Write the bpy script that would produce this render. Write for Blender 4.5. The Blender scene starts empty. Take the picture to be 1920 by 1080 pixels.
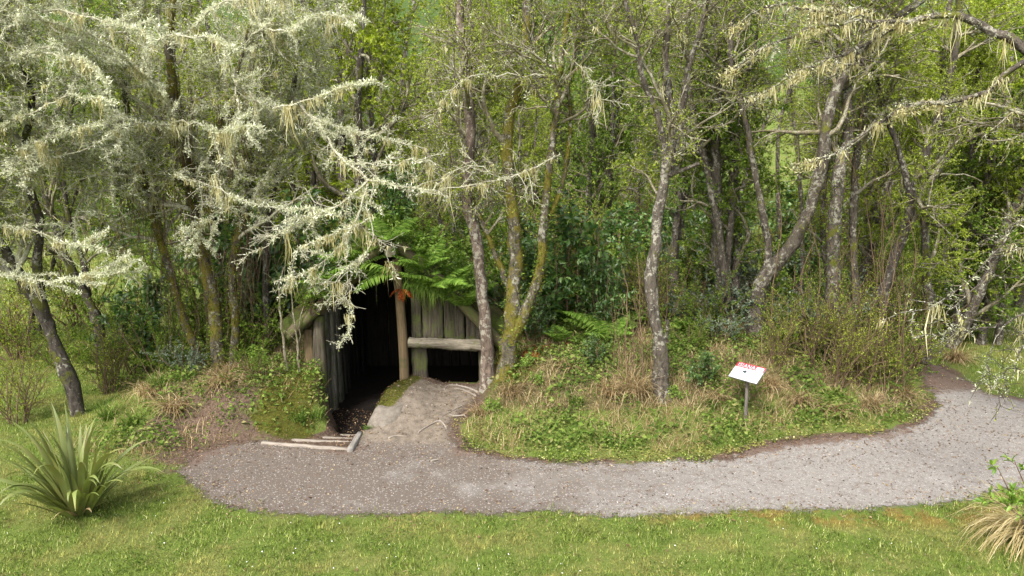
import bpy, math, random
import numpy as np
from mathutils import Vector

# ------------------------------------------------------------------ camera, sky, sun, exposure
SC = bpy.context.scene
COL = SC.collection
PITCH = math.radians(10.0); CAMH = 4.2; FPX = 1280.0
cd = bpy.data.cameras.new("camera"); cam = bpy.data.objects.new("camera", cd); COL.objects.link(cam)
cd.sensor_width = 36.0; cd.lens = 36.0 * FPX / 1920.0; cd.clip_end = 900.0; cd.clip_start = 0.05
cam.location = (0, 0, CAMH); cam.rotation_euler = (math.pi / 2 - PITCH, 0, 0)
SC.camera = cam
SUN_EL = math.radians(50); SUN_AZ = math.radians(208)      # from behind the camera, a little to the left
w = bpy.data.worlds.new("World"); SC.world = w; w.use_nodes = True
nt = w.node_tree; bg = nt.nodes["Background"]
sky = nt.nodes.new("ShaderNodeTexSky"); sky.sky_type = 'NISHITA'; sky.sun_disc = False
sky.sun_elevation = SUN_EL; sky.sun_rotation = SUN_AZ; sky.air_density = 1.0; sky.dust_density = 4.0; sky.ozone_density = 1.0
hs = nt.nodes.new("ShaderNodeHueSaturation"); hs.inputs["Saturation"].default_value = 0.42   # thin overcast
nt.links.new(sky.outputs[0], hs.inputs["Color"]); nt.links.new(hs.outputs[0], bg.inputs["Color"])
bg.inputs["Strength"].default_value = 0.115
sl = bpy.data.lights.new("sun", 'SUN'); sl.energy = 1.5; sl.angle = math.radians(10); sl.color = (1.0, 0.965, 0.92)
so = bpy.data.objects.new("sun", sl); COL.objects.link(so)
sdir = Vector((math.sin(SUN_AZ) * math.cos(SUN_EL), math.cos(SUN_AZ) * math.cos(SUN_EL), math.sin(SUN_EL)))
so.rotation_euler = sdir.to_track_quat('Z', 'Y').to_euler(); so.location = (0, -5, 30)
SC.view_settings.view_transform = 'Standard'; SC.view_settings.look = 'None'
SC.view_settings.gamma = 1.0; SC.view_settings.exposure = 1.88; SC.view_settings.use_curve_mapping = False
SC.cycles.max_bounces = 6; SC.cycles.diffuse_bounces = 3; SC.cycles.glossy_bounces = 2; SC.cycles.transmission_bounces = 3
SC.cycles.transparent_max_bounces = 4; SC.cycles.use_denoising = True; SC.cycles.denoiser = 'OPENIMAGEDENOISE'; SC.cycles.denoising_input_passes = 'RGB_ALBEDO_NORMAL'
SC.cycles.sample_clamp_indirect = 4.0

# ------------------------------------------------------------------ helpers
CP, SP = math.cos(PITCH), math.sin(PITCH)
def at(px, py, Y):
    u = (px - 960) / FPX; v = (540 - py) / FPX
    t = Y / (CP + v * SP)
    return np.array((u * t, Y, CAMH + (-SP + v * CP) * t))
def gp(px, py, z=0.0):
    u = (px - 960) / FPX; v = (540 - py) / FPX
    t = (z - CAMH) / (-SP + v * CP)
    return np.array((u * t, (CP + v * SP) * t))
def R(seed): return np.random.default_rng(seed)
def unit(a): return a / np.maximum(np.linalg.norm(a, axis=-1, keepdims=True), 1e-9)
def sm(a, b, x):
    t = np.clip((x - a) / (b - a), 0, 1); return t * t * (3 - 2 * t)

def obj(name, mesh, parent=None, loc=None):
    o = bpy.data.objects.new(name, mesh); COL.objects.link(o)
    if parent is not None: o.parent = parent
    if loc is not None: o.location = [float(c) for c in loc]
    return o
def thing(name, label, cat, loc=(0, 0, 0), group=None, rz=0.0, sc=1.0):
    o = bpy.data.objects.new(name, None); COL.objects.link(o); o.empty_display_size = 0.2
    o.location = [float(c) for c in loc]; o.rotation_euler = (0, 0, rz); o.scale = (sc, sc, sc)
    return tag(o, label, cat, group)
def tag(o, label=None, cat=None, group=None, kind=None):
    if label: o['label'] = label
    if cat: o['category'] = cat
    if group: o['group'] = group
    if kind: o['kind'] = kind
    return o
def copy_tree(o, parent=None):
    c = o.copy(); COL.objects.link(c)
    if parent is not None: c.parent = parent
    for ch in list(o.children): copy_tree(ch, c)
    return c
def place(proto, first, loc, rz, sc, label=None, group=None, tilt=(0, 0)):
    o = proto if first else copy_tree(proto)
    o.location = [float(c) for c in loc]; o.rotation_euler = (tilt[0], tilt[1], rz); o.scale = (sc, sc, sc) if not isinstance(sc, tuple) else sc
    if label: o['label'] = label
    if group: o['group'] = group
    return o

class MB:
    """collects vertices, quads and tris with numpy"""
    def __init__(s): s.v = []; s.q = []; s.t = []; s.n = 0
    def add(s, v, q=None, t=None):
        v = np.asarray(v, dtype=np.float64).reshape(-1, 3)
        if q is not None and len(q): s.q.append(np.asarray(q, dtype=np.int64).reshape(-1, 4) + s.n)
        if t is not None and len(t): s.t.append(np.asarray(t, dtype=np.int64).reshape(-1, 3) + s.n)
        s.v.append(v); s.n += len(v); return s
    def mesh(s, name, mat, smooth=False, off=None):
        v = np.concatenate(s.v) if s.v else np.zeros((0, 3))
        if off is not None: v = v - np.asarray(off)
        q = np.concatenate(s.q) if s.q else np.zeros((0, 4), dtype=np.int64)
        t = np.concatenate(s.t) if s.t else np.zeros((0, 3), dtype=np.int64)
        m = bpy.data.meshes.new(name)
        m.vertices.add(len(v)); m.vertices.foreach_set("co", v.astype(np.float32).ravel())
        nl = q.size + t.size; m.loops.add(nl)
        m.loops.foreach_set("vertex_index", np.concatenate((q.ravel(), t.ravel())).astype(np.int32))
        npol = len(q) + len(t); m.polygons.add(npol)
        ls = np.concatenate((np.arange(len(q)) * 4, q.size + np.arange(len(t)) * 3)).astype(np.int32)
        m.polygons.foreach_set("loop_start", ls)
        if smooth: m.polygons.foreach_set("use_smooth", np.ones(npol, dtype=bool))
        m.update(calc_edges=True)
        if mat is not None:
            for k in (mat if isinstance(mat, (list, tuple)) else (mat,)): m.materials.append(k)
        return m
    def build(s, name, mat, parent=None, smooth=False, off=None, loc=None, kind=None):
        o = obj(name, s.mesh(name, mat, smooth, off), parent, loc)
        if kind: o['kind'] = kind
        return o

def catmull(P, K):
    P = np.asarray(P, float); n = len(P)
    if n == 2: P = np.array([P[0], (P[0] + P[1]) / 2, P[1]]); n = 3
    E = np.vstack((2 * P[0] - P[1], P, 2 * P[-1] - P[-2]))
    d = np.r_[0, np.cumsum(np.linalg.norm(np.diff(P, axis=0), axis=1))]
    s = np.linspace(0, d[-1], K)
    i = np.clip(np.searchsorted(d, s, side='right') - 1, 0, n - 2)
    t = ((s - d[i]) / np.maximum(d[i + 1] - d[i], 1e-9))[:, None]
    p0, p1, p2, p3 = E[i], E[i + 1], E[i + 2], E[i + 3]
    return 0.5 * ((2 * p1) + (-p0 + p2) * t + (2 * p0 - 5 * p1 + 4 * p2 - p3) * t * t + (-p0 + 3 * p1 - 3 * p2 + p3) * t ** 3)

def tubes(mb, P, Rd, S, bump=0.0, rng=None, cap=False):
    """P (N,K,3), Rd (N,K): N tubes with S sides"""
    N, K, _ = P.shape
    T = unit(np.gradient(P, axis=1))
    md = unit(P[:, -1] - P[:, 0])
    ref = np.where(np.abs(md[:, 2:3]) < 0.8, np.array([[0, 0, 1.0]]), np.array([[1.0, 0, 0]]))[:, None, :]
    U = unit(np.cross(T, np.broadcast_to(ref, T.shape))); V = np.cross(T, U)
    a = np.arange(S) * 2 * math.pi / S
    rr = np.repeat(Rd[:, :, None], S, axis=2)
    if bump and rng is not None:
        L = np.linspace(0, 1, K)[None, :, None] * np.linalg.norm(P[:, -1] - P[:, 0], axis=1)[:, None, None]
        n = 0
        for f, m_, am in ((2.2, 1, .5), (4.5, 2, .5), (8, 3, .35), (15, 4, .25)):
            n = n + am * np.sin(L * f + rng.uniform(0, 6.3, (N, 1, 1)) + m_ * a[None, None, :] + rng.uniform(0, 6.3))
        rr = rr * (1 + bump * n + bump * 0.5 * rng.standard_normal(rr.shape))
    v = P[:, :, None, :] + rr[..., None] * (np.cos(a)[None, None, :, None] * U[:, :, None, :] + np.sin(a)[None, None, :, None] * V[:, :, None, :])
    idx = np.arange(N * K * S).reshape(N, K, S)
    A = idx[:, :-1, :]; B = np.roll(idx, -1, axis=2)[:, :-1, :]; C = np.roll(idx, -1, axis=2)[:, 1:, :]; D = idx[:, 1:, :]
    q = np.stack((A, B, C, D), axis=-1).reshape(-1, 4)
    mb.add(v.reshape(-1, 3), q)
    if cap:
        for k in range(N):
            for e in (0, K - 1):
                c = P[k, e]; ring = v[k, e]
                mb.add(np.vstack((c[None], ring)), None, [(0, 1 + j, 1 + (j + 1) % S) if e else (0, 1 + (j + 1) % S, 1 + j) for j in range(S)])

def interp(P, Rd, i, t):
    K = P.shape[1]; f = t * (K - 1); k = np.clip(f.astype(int), 0, K - 2); u = (f - k)[:, None]
    a = P[i, k]; b = P[i, k + 1]
    return a + (b - a) * u, unit(b - a), Rd[i, k] + (Rd[i, k + 1] - Rd[i, k]) * u[:, 0]

def branch(rng, P, Rd, n, tr, lr, ang, up, wander, K, rs, rcap, rend=0.35, bias=(0, 0, 0)):
    N = P.shape[0]; M = max(1, int(round(N * n)))
    i = rng.integers(0, N, M); t = rng.uniform(tr[0], tr[1], M)
    p, T, r = interp(P, Rd, i, t)
    pr = unit(np.cross(T, rng.standard_normal((M, 3))))
    a = rng.uniform(ang[0], ang[1], M)[:, None]
    d = unit(np.cos(a) * T + np.sin(a) * pr + np.asarray(bias))
    L = rng.uniform(lr[0], lr[1], M) * (1 - 0.35 * t)
    r0 = np.minimum(r * rs, rcap)
    Q = np.zeros((M, K, 3)); Q[:, 0] = p
    st = (L / (K - 1))[:, None]
    for k in range(1, K):
        d = unit(d + wander * rng.standard_normal((M, 3)) + np.array([0, 0, up]))
        Q[:, k] = Q[:, k - 1] + d * st
    return Q, r0[:, None] * np.linspace(1, rend, K)[None, :]

def sample(rng, P, Rd, n, tr=(0, 1)):
    N = P.shape[0]
    ln = np.linalg.norm(np.diff(P, axis=1), axis=2).sum(1)
    i = rng.choice(N, n, p=ln / ln.sum()); t = rng.uniform(tr[0], tr[1], n)
    return interp(P, Rd, i, t)
def length(P): return float(np.linalg.norm(np.diff(P, axis=1), axis=2).sum())

def tufts(mb, rng, C, s, k=3):
    """k ragged random triangles round each centre"""
    C = np.repeat(C, k, axis=0); n = len(C)
    s = np.broadcast_to(np.asarray(s), (n // k,)).repeat(k)[:, None] if np.ndim(s) else np.full((n, 1), s)
    a = unit(rng.standard_normal((n, 3))); b = unit(rng.standard_normal((n, 3)))
    o = C + a * s * 0.25
    v = np.stack((o, o + a * s * rng.uniform(.6, 1.4, (n, 1)), o + (a * rng.uniform(.2, .7, (n, 1)) + b * rng.uniform(.18, .42, (n, 1))) * s), axis=1)
    mb.add(v.reshape(-1, 3), None, np.arange(n * 3).reshape(-1, 3))

def beards(mb, rng, C, ln, k=14, spread=0.03, w_=0.006):
    """hanging strands"""
    m = len(C); ln = np.broadcast_to(ln, (m,)).repeat(k)
    C = np.repeat(C, k, axis=0); n = len(C)
    o = C + rng.standard_normal((n, 3)) * spread * np.array([1, 1, .5])
    L = (ln * np.minimum(.2 + .5 * rng.exponential(1, n), 1.6))[:, None]
    dx = rng.standard_normal((n, 3)) * 0.16; dx[:, 2] = -1; dx = unit(dx)
    sd = unit(np.cross(dx, rng.standard_normal((n, 3)))) * w_ * rng.uniform(.6, 1.5, (n, 1))
    mid = o + dx * L * .5 + rng.standard_normal((n, 3)) * .01
    tip = mid + (dx + rng.standard_normal((n, 3)) * .2) * L * .5
    v = np.stack((o - sd * .5, o + sd * .5, mid + sd, mid - sd, tip), axis=1).reshape(-1, 3)
    b = np.arange(n)[:, None] * 5
    mb.add(v, b + np.array([[0, 1, 2, 3]]), b + np.array([[3, 2, 4]]))

def leaves(mb, rng, C, D, Nn, L, W, fold=0.25, fine=False):
    """C base, D direction, Nn normal; diamond (fine: six-point folded) leaves"""
    n = len(C); L = np.broadcast_to(L, (n,))[:, None]; W = np.broadcast_to(W, (n,))[:, None]
    D = unit(D); S = unit(np.cross(D, Nn)); U = np.cross(S, D)
    if not fine:
        v = np.stack((C, C + D * L * .5 + S * W * .5 + U * W * fold, C + D * L - U * L * .12, C + D * L * .5 - S * W * .5 + U * W * fold), axis=1).reshape(-1, 3)
        b = np.arange(n)[:, None] * 4
        mb.add(v, None, np.concatenate((b + np.array([[0, 1, 2]]), b + np.array([[0, 2, 3]]))))
    else:
        m1 = C + D * L * .5 + U * L * .03; tip = C + D * L - U * L * .15
        v = np.stack((C, C + D * L * .3 + S * W * .46 + U * W * fold, C + D * L * .68 + S * W * .4 + U * W * (fold - .06), tip,
                      C + D * L * .68 - S * W * .4 + U * W * (fold - .06), C + D * L * .3 - S * W * .46 + U * W * fold, m1), axis=1).reshape(-1, 3)
        b = np.arange(n)[:, None] * 7
        mb.add(v, np.concatenate((b + np.array([[0, 1, 2, 6]]), b + np.array([[0, 6, 4, 5]]))), np.concatenate((b + np.array([[6, 2, 3]]), b + np.array([[6, 3, 4]]))))

def blades(mb, rng, B, L, W, lean, droop=0.5, segs=2, dirs=None):
    """arching grass blades from base points B"""
    n = len(B); L = np.broadcast_to(L, (n,)); W = np.broadcast_to(W, (n,))
    az = rng.uniform(0, 2 * math.pi, n) if dirs is None else dirs
    h = np.stack((np.cos(az), np.sin(az), np.zeros(n)), 1); s = np.stack((-np.sin(az), np.cos(az), np.zeros(n)), 1)
    le = np.broadcast_to(lean, (n,)) * rng.uniform(.4, 1.5, n)
    rows = []; p = B.copy(); a = le.copy()
    for k in range(segs + 1):
        wk = W * (1 - (k / segs) ** 1.6) * .5 if k < segs else W * 0
        rows.append((p.copy(), wk))
        p = p + (h * np.sin(a)[:, None] + np.array([0, 0, 1]) * np.cos(a)[:, None]) * (L / segs)[:, None]
        a = a + droop * rng.uniform(.5, 1.5, n)
    vs = []
    for k in range(segs): vs += [rows[k][0] - s * rows[k][1][:, None], rows[k][0] + s * rows[k][1][:, None]]
    vs.append(rows[segs][0]); nv = 2 * segs + 1
    v = np.stack(vs, 1).reshape(-1, 3); b = np.arange(n)[:, None] * nv
    q = [b + np.array([[2 * k, 2 * k + 1, 2 * k + 3, 2 * k + 2]]) for k in range(segs - 1)]
    t = b + np.array([[2 * segs - 2, 2 * segs - 1, 2 * segs]])
    mb.add(v, np.concatenate(q) if q else None, t)

# ------------------------------------------------------------------ materials
class NT:
    def __init__(s, name):
        s.m = bpy.data.materials.new(name); s.m.use_nodes = True; s.t = s.m.node_tree; s.t.nodes.clear()
        s.out = s.n("ShaderNodeOutputMaterial")
    def n(s, typ, **kw):
        nd = s.t.nodes.new(typ)
        for k, v in kw.items(): setattr(nd, k, v)
        return nd
    def l(s, a, b): s.t.links.new(a, b)
    def noise(s, vec, scale, detail=4, rough=.6, dist=0):
        nd = s.n("ShaderNodeTexNoise"); nd.inputs["Scale"].default_value = scale; nd.inputs["Detail"].default_value = detail
        nd.inputs["Roughness"].default_value = rough; nd.inputs["Distortion"].default_value = dist
        if vec is not None: s.l(vec, nd.inputs["Vector"])
        return nd.outputs["Fac"]
    def ramp(s, fac, stops):
        nd = s.n("ShaderNodeValToRGB"); e = nd.color_ramp.elements
        while len(e) < len(stops): e.new(0.5)
        for k, (p, c) in enumerate(stops):
            e[k].position = p; e[k].color = (*c, 1) if len(c) == 3 else c
        s.l(fac, nd.inputs[0]); return nd.outputs[0]
    def step(s, fac, a, b):
        nd = s.n("ShaderNodeMapRange"); nd.interpolation_type = 'SMOOTHSTEP'
        nd.inputs[1].default_value = a; nd.inputs[2].default_value = b; s.l(fac, nd.inputs[0]); return nd.outputs[0]
    def math(s, op, a, b=None):
        nd = s.n("ShaderNodeMath", operation=op)
        for k, x in enumerate((a, b)):
            if x is None: continue
            if isinstance(x, (int, float)): nd.inputs[k].default_value = x
            else: s.l(x, nd.inputs[k])
        return nd.outputs[0]
    def mix(s, fac, a, b):
        nd = s.n("ShaderNodeMix", data_type='RGBA')
        if isinstance(fac, (int, float)): nd.inputs[0].default_value = fac
        else: s.l(fac, nd.inputs[0])
        for k, x in ((6, a), (7, b)):
            if isinstance(x, tuple): nd.inputs[k].default_value = (*x, 1)
            else: s.l(x, nd.inputs[k])
        return nd.outputs[2]
    def coords(s, kind="Object", scale=(1, 1, 1), rand=False):
        tc = s.n("ShaderNodeTexCoord"); mp = s.n("ShaderNodeMapping"); mp.inputs["Scale"].default_value = scale
        s.l(tc.outputs[kind], mp.inputs["Vector"])
        if rand:
            oi = s.n("ShaderNodeObjectInfo"); cx = s.n("ShaderNodeCombineXYZ")
            m = s.math('MULTIPLY', oi.outputs["Random"], 37.0); s.l(m, cx.inputs[0]); s.l(m, cx.inputs[1]); s.l(m, cx.inputs[2])
            s.l(cx.outputs[0], mp.inputs["Location"])
        return mp.outputs[0]
    def surf(s, col, rough=.85, h=None, bump=.3, dist=.02, spec=.3):
        b = s.n("ShaderNodeBsdfPrincipled")
        if isinstance(col, tuple): b.inputs["Base Color"].default_value = (*col, 1)
        else: s.l(col, b.inputs["Base Color"])
        b.inputs["Roughness"].default_value = rough; b.inputs["Specular IOR Level"].default_value = spec
        if h is not None:
            bp = s.n("ShaderNodeBump"); bp.inputs["Strength"].default_value = bump; bp.inputs["Distance"].default_value = dist
            s.l(h, bp.inputs["Height"]); s.l(bp.outputs[0], b.inputs["Normal"])
        s.l(b.outputs[0], s.out.inputs[0]); return s.m
    def leaf(s, col, trans=.35, gloss=0.0, rough=.45, tcol=None):
        d = s.n("ShaderNodeBsdfDiffuse"); t = s.n("ShaderNodeBsdfTranslucent"); m = s.n("ShaderNodeMixShader")
        s.l(col, d.inputs[0])
        br = s.mix(1.0, col, col) if tcol is None else None
        gm = s.n("ShaderNodeHueSaturation"); gm.inputs["Saturation"].default_value = 1.1; gm.inputs["Value"].default_value = 1.25; s.l(col, gm.inputs["Color"])
        s.l(gm.outputs[0], t.inputs[0]); m.inputs[0].default_value = trans
        s.l(d.outputs[0], m.inputs[1]); s.l(t.outputs[0], m.inputs[2]); last = m.outputs[0]
        if gloss:
            g = s.n("ShaderNodeBsdfGlossy"); g.inputs["Roughness"].default_value = rough; g2 = s.n("ShaderNodeMixShader"); g2.inputs[0].default_value = gloss
            s.l(last, g2.inputs[1]); s.l(g.outputs[0], g2.inputs[2]); last = g2.outputs[0]
        s.l(last, s.out.inputs[0]); return s.m

def island(n): return n.n("ShaderNodeNewGeometry").outputs["Random Per Island"]
def leafmat(name, stops, trans=.35, gloss=0.0, rough=.45, patch=None, mott=0):
    n = NT(name); c = n.ramp(island(n), stops)
    if patch:
        c = n.mix(n.step(n.noise(n.coords("Object"), patch[0], 3), .42, .62), c, patch[1]) if False else n.mix(n.math('MULTIPLY', n.step(n.noise(n.coords("Object"), patch[0], 3), .45, .6), patch[2]), c, patch[1])
    oi = n.n("ShaderNodeObjectInfo"); h = n.n("ShaderNodeHueSaturation")
    val = n.math('ADD', n.math('MULTIPLY', oi.outputs["Random"], .3), .85)
    if mott:      # tufts of different growth
        mr = n.n("ShaderNodeMapRange"); mr.inputs[1].default_value = .33; mr.inputs[2].default_value = .67; mr.inputs[3].default_value = .4; mr.inputs[4].default_value = 1.75; n.l(n.noise(n.coords("Object"), mott, 4, .7), mr.inputs[0]); val = n.math('MULTIPLY', val, mr.outputs[0])
    n.l(val, h.inputs["Value"]); n.l(c, h.inputs["Color"])
    return n.leaf(h.outputs[0], trans, gloss, rough)

def bark(name, dark, light, lichen, moss, mosscol=(.10, .105, .018), lichcol=(.42, .41, .33)):
    n = NT(name); v = n.coords("Object", (1, 1, .4)); vo = n.coords("Object")
    a = n.noise(v, 16, 6, .7, .6); c = n.ramp(a, [(.32, dark), (.68, light)])
    big = n.noise(vo, 2.2, 3)
    sp = n.noise(vo, 15, 6, .72)
    lm = n.step(n.math('ADD', sp, n.math('MULTIPLY', n.math('SUBTRACT', big, .5), .55)), .62 - .16 * lichen, .68 - .16 * lichen)
    c = n.mix(n.math('MULTIPLY', lm, .45), c, lichcol)
    if moss > 0:
        mb_ = n.noise(vo, 3.1, 5, .65)
        mc = n.mix(n.noise(vo, 40, 2), tuple(x * .45 for x in mosscol), tuple(x * 1.5 for x in mosscol))
        c = n.mix(n.step(mb_, .66 - .3 * moss, .74 - .3 * moss), c, mc)
    h = n.math('ADD', a, n.math('MULTIPLY', sp, .5))
    return n.surf(c, .95, h, .9, .035, .15)

def wood(name, dark, light, moss=0.0, along=(14, 14, .9), mosscol=(.07, .085, .02)):
    n = NT(name); v = n.coords("Object", along, True); vo = n.coords("Object", (1, 1, 1), True)
    a = n.noise(v, 2.2, 6, .7, .4); c = n.ramp(a, [(.3, dark), (.5, tuple((x + y) / 2 for x, y in zip(dark, light))), (.72, light)])
    if moss:
        c = n.mix(n.math('MULTIPLY', n.step(n.noise(vo, 3.5, 5, .7), .62 - .25 * moss, .76 - .25 * moss), .85), c, mosscol)
    return n.surf(c, .9, a, .8, .02, .2)

M = {}
M['bark_grey'] = bark('bark_grey', (.022, .018, .014), (.125, .105, .082), .5, .3)
M['bark_pink'] = bark('bark_pink', (.032, .022, .017), (.19, .145, .112), .55, .12)
M['bark_mossy'] = bark('bark_mossy', (.022, .019, .013), (.135, .115, .08), .5, .66, (.11, .095, .018))
M['bark_dark'] = bark('bark_dark', (.018, .015, .012), (.085, .072, .058), .35, .45, (.07, .075, .015))
M['twig'] = bark('twig', (.08, .066, .04), (.25, .22, .145), .6, .35, (.13, .145, .035))
M['twig_pale'] = bark('twig_pale', (.14, .12, .085), (.36, .33, .24), 1.2, 0, lichcol=(.58, .57, .43))
M['lichen'] = leafmat('lichen', [(0, (.33, .35, .18)), (.3, (.51, .53, .34)), (.7, (.67, .68, .50)), (1, (.82, .81, .67))], .3)
M['beard'] = leafmat('beard', [(0, (.34, .29, .11)), (.5, (.52, .48, .25)), (1, (.66, .62, .40))], .4)
M['moss_tuft'] = leafmat('moss_tuft', [(0, (.035, .042, .008)), (.5, (.105, .10, .016)), (1, (.21, .19, .03))], .3, patch=(2.6, (.05, .065, .015), .8))
M['leaf_spring'] = leafmat('leaf_spring', [(0, (.11, .16, .016)), (.5, (.245, .315, .035)), (1, (.43, .48, .09))], .5)
M['leaf_green'] = leafmat('leaf_green', [(0, (.06, .11, .015)), (.6, (.14, .22, .032)), (1, (.27, .34, .07))], .42)
M['leaf_dark'] = leafmat('leaf_dark', [(0, (.03, .07, .014)), (.6, (.07, .145, .028)), (1, (.15, .23, .055))], .35, .05, .45)
M['leaf_bright'] = leafmat('leaf_bright', [(0, (.09, .17, .02)), (.6, (.18, .29, .04)), (1, (.32, .42, .09))], .42, .03)
M['leaf_blue'] = leafmat('leaf_blue', [(0, (.05, .085, .045)), (.6, (.12, .17, .10)), (1, (.25, .29, .20))], .3, .04)
M['fern'] = leafmat('fern', [(0, (.07, .14, .02)), (.6, (.15, .25, .04)), (1, (.25, .35, .075))], .38)
M['fern_dead'] = leafmat('fern_dead', [(0, (.13, .05, .015)), (.6, (.27, .12, .035)), (1, (.36, .2, .07))], .3)
M['fern_red'] = leafmat('fern_red', [(0, (.12, .025, .01)), (.6, (.28, .06, .018)), (1, (.34, .12, .035))], .3)
M['flax'] = leafmat('flax', [(0, (.05, .08, .014)), (.4, (.105, .145, .028)), (.8, (.19, .22, .06)), (1, (.38, .35, .11))], .2, .06, .5, (3, (.21, .18, .05), .4))
M['grass'] = leafmat('grass', [(0, (.03, .055, .009)), (.5, (.115, .16, .027)), (.85, (.23, .27, .065)), (1, (.46, .43, .22))], .4, patch=(1.3, (.27, .25, .08), .7), mott=9)
M['grass_long'] = leafmat('grass_long', [(0, (.05, .10, .018)), (.6, (.11, .18, .03)), (1, (.22, .27, .07))], .35)
M['dry_grass'] = leafmat('dry_grass', [(0, (.16, .11, .05)), (.5, (.34, .25, .13)), (1, (.52, .42, .25))], .3)
M['straw'] = leafmat('straw', [(0, (.26, .19, .08)), (.5, (.46, .37, .18)), (1, (.64, .55, .32))], .3)
M['litter'] = leafmat('litter', [(0, (.05, .03, .02)), (.5, (.15, .09, .055)), (.85, (.27, .18, .10)), (1, (.42, .33, .2))], .1)
M['weed'] = leafmat('weed', [(0, (.05, .09, .02)), (.5, (.11, .17, .03)), (.85, (.2, .26, .06)), (1, (.26, .24, .1))], .35)
M['stem_brown'] = wood('stem_brown', (.06, .038, .022), (.20, .14, .085), 0)
M['post_brown'] = wood('post_brown', (.075, .053, .028), (.17, .122, .066), .4, mosscol=(.07, .07, .025))
M['plank'] = wood('plank', (.012, .01, .007), (.115, .097, .068), .6)
M['plank_in'] = wood('plank_in', (.008, .007, .005), (.055, .05, .037), .35, mosscol=(.02, .026, .008))
M['log_pale'] = wood('log_pale', (.045, .038, .026), (.27, .235, .175), .5, (.9, 14, 14))
M['rafter'] = wood('rafter', (.04, .03, .018), (.16, .125, .08), .7, (3, 14, 3))
M['cut_end'] = wood('cut_end', (.2, .17, .11), (.36, .32, .23), 0, (3, 3, 3))
M['tread'] = wood('tread', (.12, .10, .08), (.32, .28, .23), 0, (1, 14, 14))
M['sideboard'] = wood('sideboard', (.11, .10, .085), (.28, .26, .23), 0, (14, 1, 14))
M['sign_post'] = wood('sign_post', (.05, .042, .034), (.17, .148, .125), 0)

def m_ground():
    n = NT('ground'); v = n.coords("Object")
    at_ = n.n("ShaderNodeAttribute", attribute_name="zone"); sep = n.n("ShaderNodeSeparateColor"); n.l(at_.outputs["Color"], sep.inputs[0])
    n1 = n.noise(v, 1.3, 5, .65); n2 = n.noise(v, 22, 5, .75); n3 = n.noise(v, 75, 3, .7); n4 = n.noise(v, 5, 4, .6)
    g = n.ramp(n3, [(.28, (.04, .065, .011)), (.5, (.10, .145, .026)), (.72, (.20, .23, .06))])
    g = n.mix(n.step(n1, .42, .62), g, n.ramp(n2, [(.3, (.07, .095, .018)), (.7, (.20, .21, .065))]))
    g = n.mix(n.math('MULTIPLY', n.step(n4, .6, .72), .55), g, (.20, .15, .07))
    soil = n.ramp(n2, [(.25, (.035, .022, .016)), (.5, (.10, .068, .05)), (.75, (.2, .145, .105))])
    soil = n.mix(n.step(n3, .6, .72), soil, (.27, .2, .15))
    wood_ = n.ramp(n2, [(.25, (.035, .03, .012)), (.5, (.10, .085, .038)), (.75, (.21, .175, .085))])
    mo = n.ramp(n.noise(v, 30, 5, .7), [(.25, (.022, .026, .005)), (.5, (.065, .068, .012)), (.78, (.15, .135, .024))])
    mo = n.mix(n.math('MULTIPLY', n.step(n4, .52, .66), .7), mo, (.075, .075, .02))
    def z(ch, amp=.5, a=.4, b=.6): return n.step(n.math('ADD', ch, n.math('MULTIPLY', n.math('SUBTRACT', n.math('ADD', n.math('MULTIPLY', n2, .5), n.math('MULTIPLY', n4, .5)), .5), amp * 2)), a, b)
    al = n.n("ShaderNodeAttribute", attribute_name="moss")
    sxz = n.n('ShaderNodeSeparateXYZ'); n.l(v, sxz.inputs[0])
    band = n.math('MULTIPLY', n.math('MULTIPLY', n.step(sxz.outputs[0], 1.2, 2.6), n.math('SUBTRACT', 1.0, n.step(n.math('ABSOLUTE', n.math('SUBTRACT', sxz.outputs[1], 7.72)), .05, .4))), n.step(n1, .46, .56))
    g = n.mix(n.math('MULTIPLY', band, .85), g, n.ramp(n2, [(.3, (.10, .055, .02)), (.7, (.26, .17, .04))]))
    wood_ = n.mix(n.step(sxz.outputs[1], 30, 38), wood_, n.ramp(n4, [(.3, (.025, .045, .012)), (.7, (.07, .105, .025))]))
    c = n.mix(z(sep.outputs[1]), g, wood_)
    c = n.mix(z(sep.outputs[0]), c, soil)
    c = n.mix(z(sep.outputs[2], .9, .42, .62), c, mo)
    hum = n.ramp(n2, [(.3, (.006, .005, .004)), (.6, (.018, .014, .011)), (.8, (.05, .036, .026))])  # shade of the sunken passage and house floor, painted in by height
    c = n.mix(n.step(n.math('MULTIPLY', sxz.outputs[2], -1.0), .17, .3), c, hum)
    h = n.math('ADD', n.math('ADD', n3, n2), n.math('MULTIPLY', n4, .6))
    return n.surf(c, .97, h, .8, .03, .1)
M['ground'] = m_ground()
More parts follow.
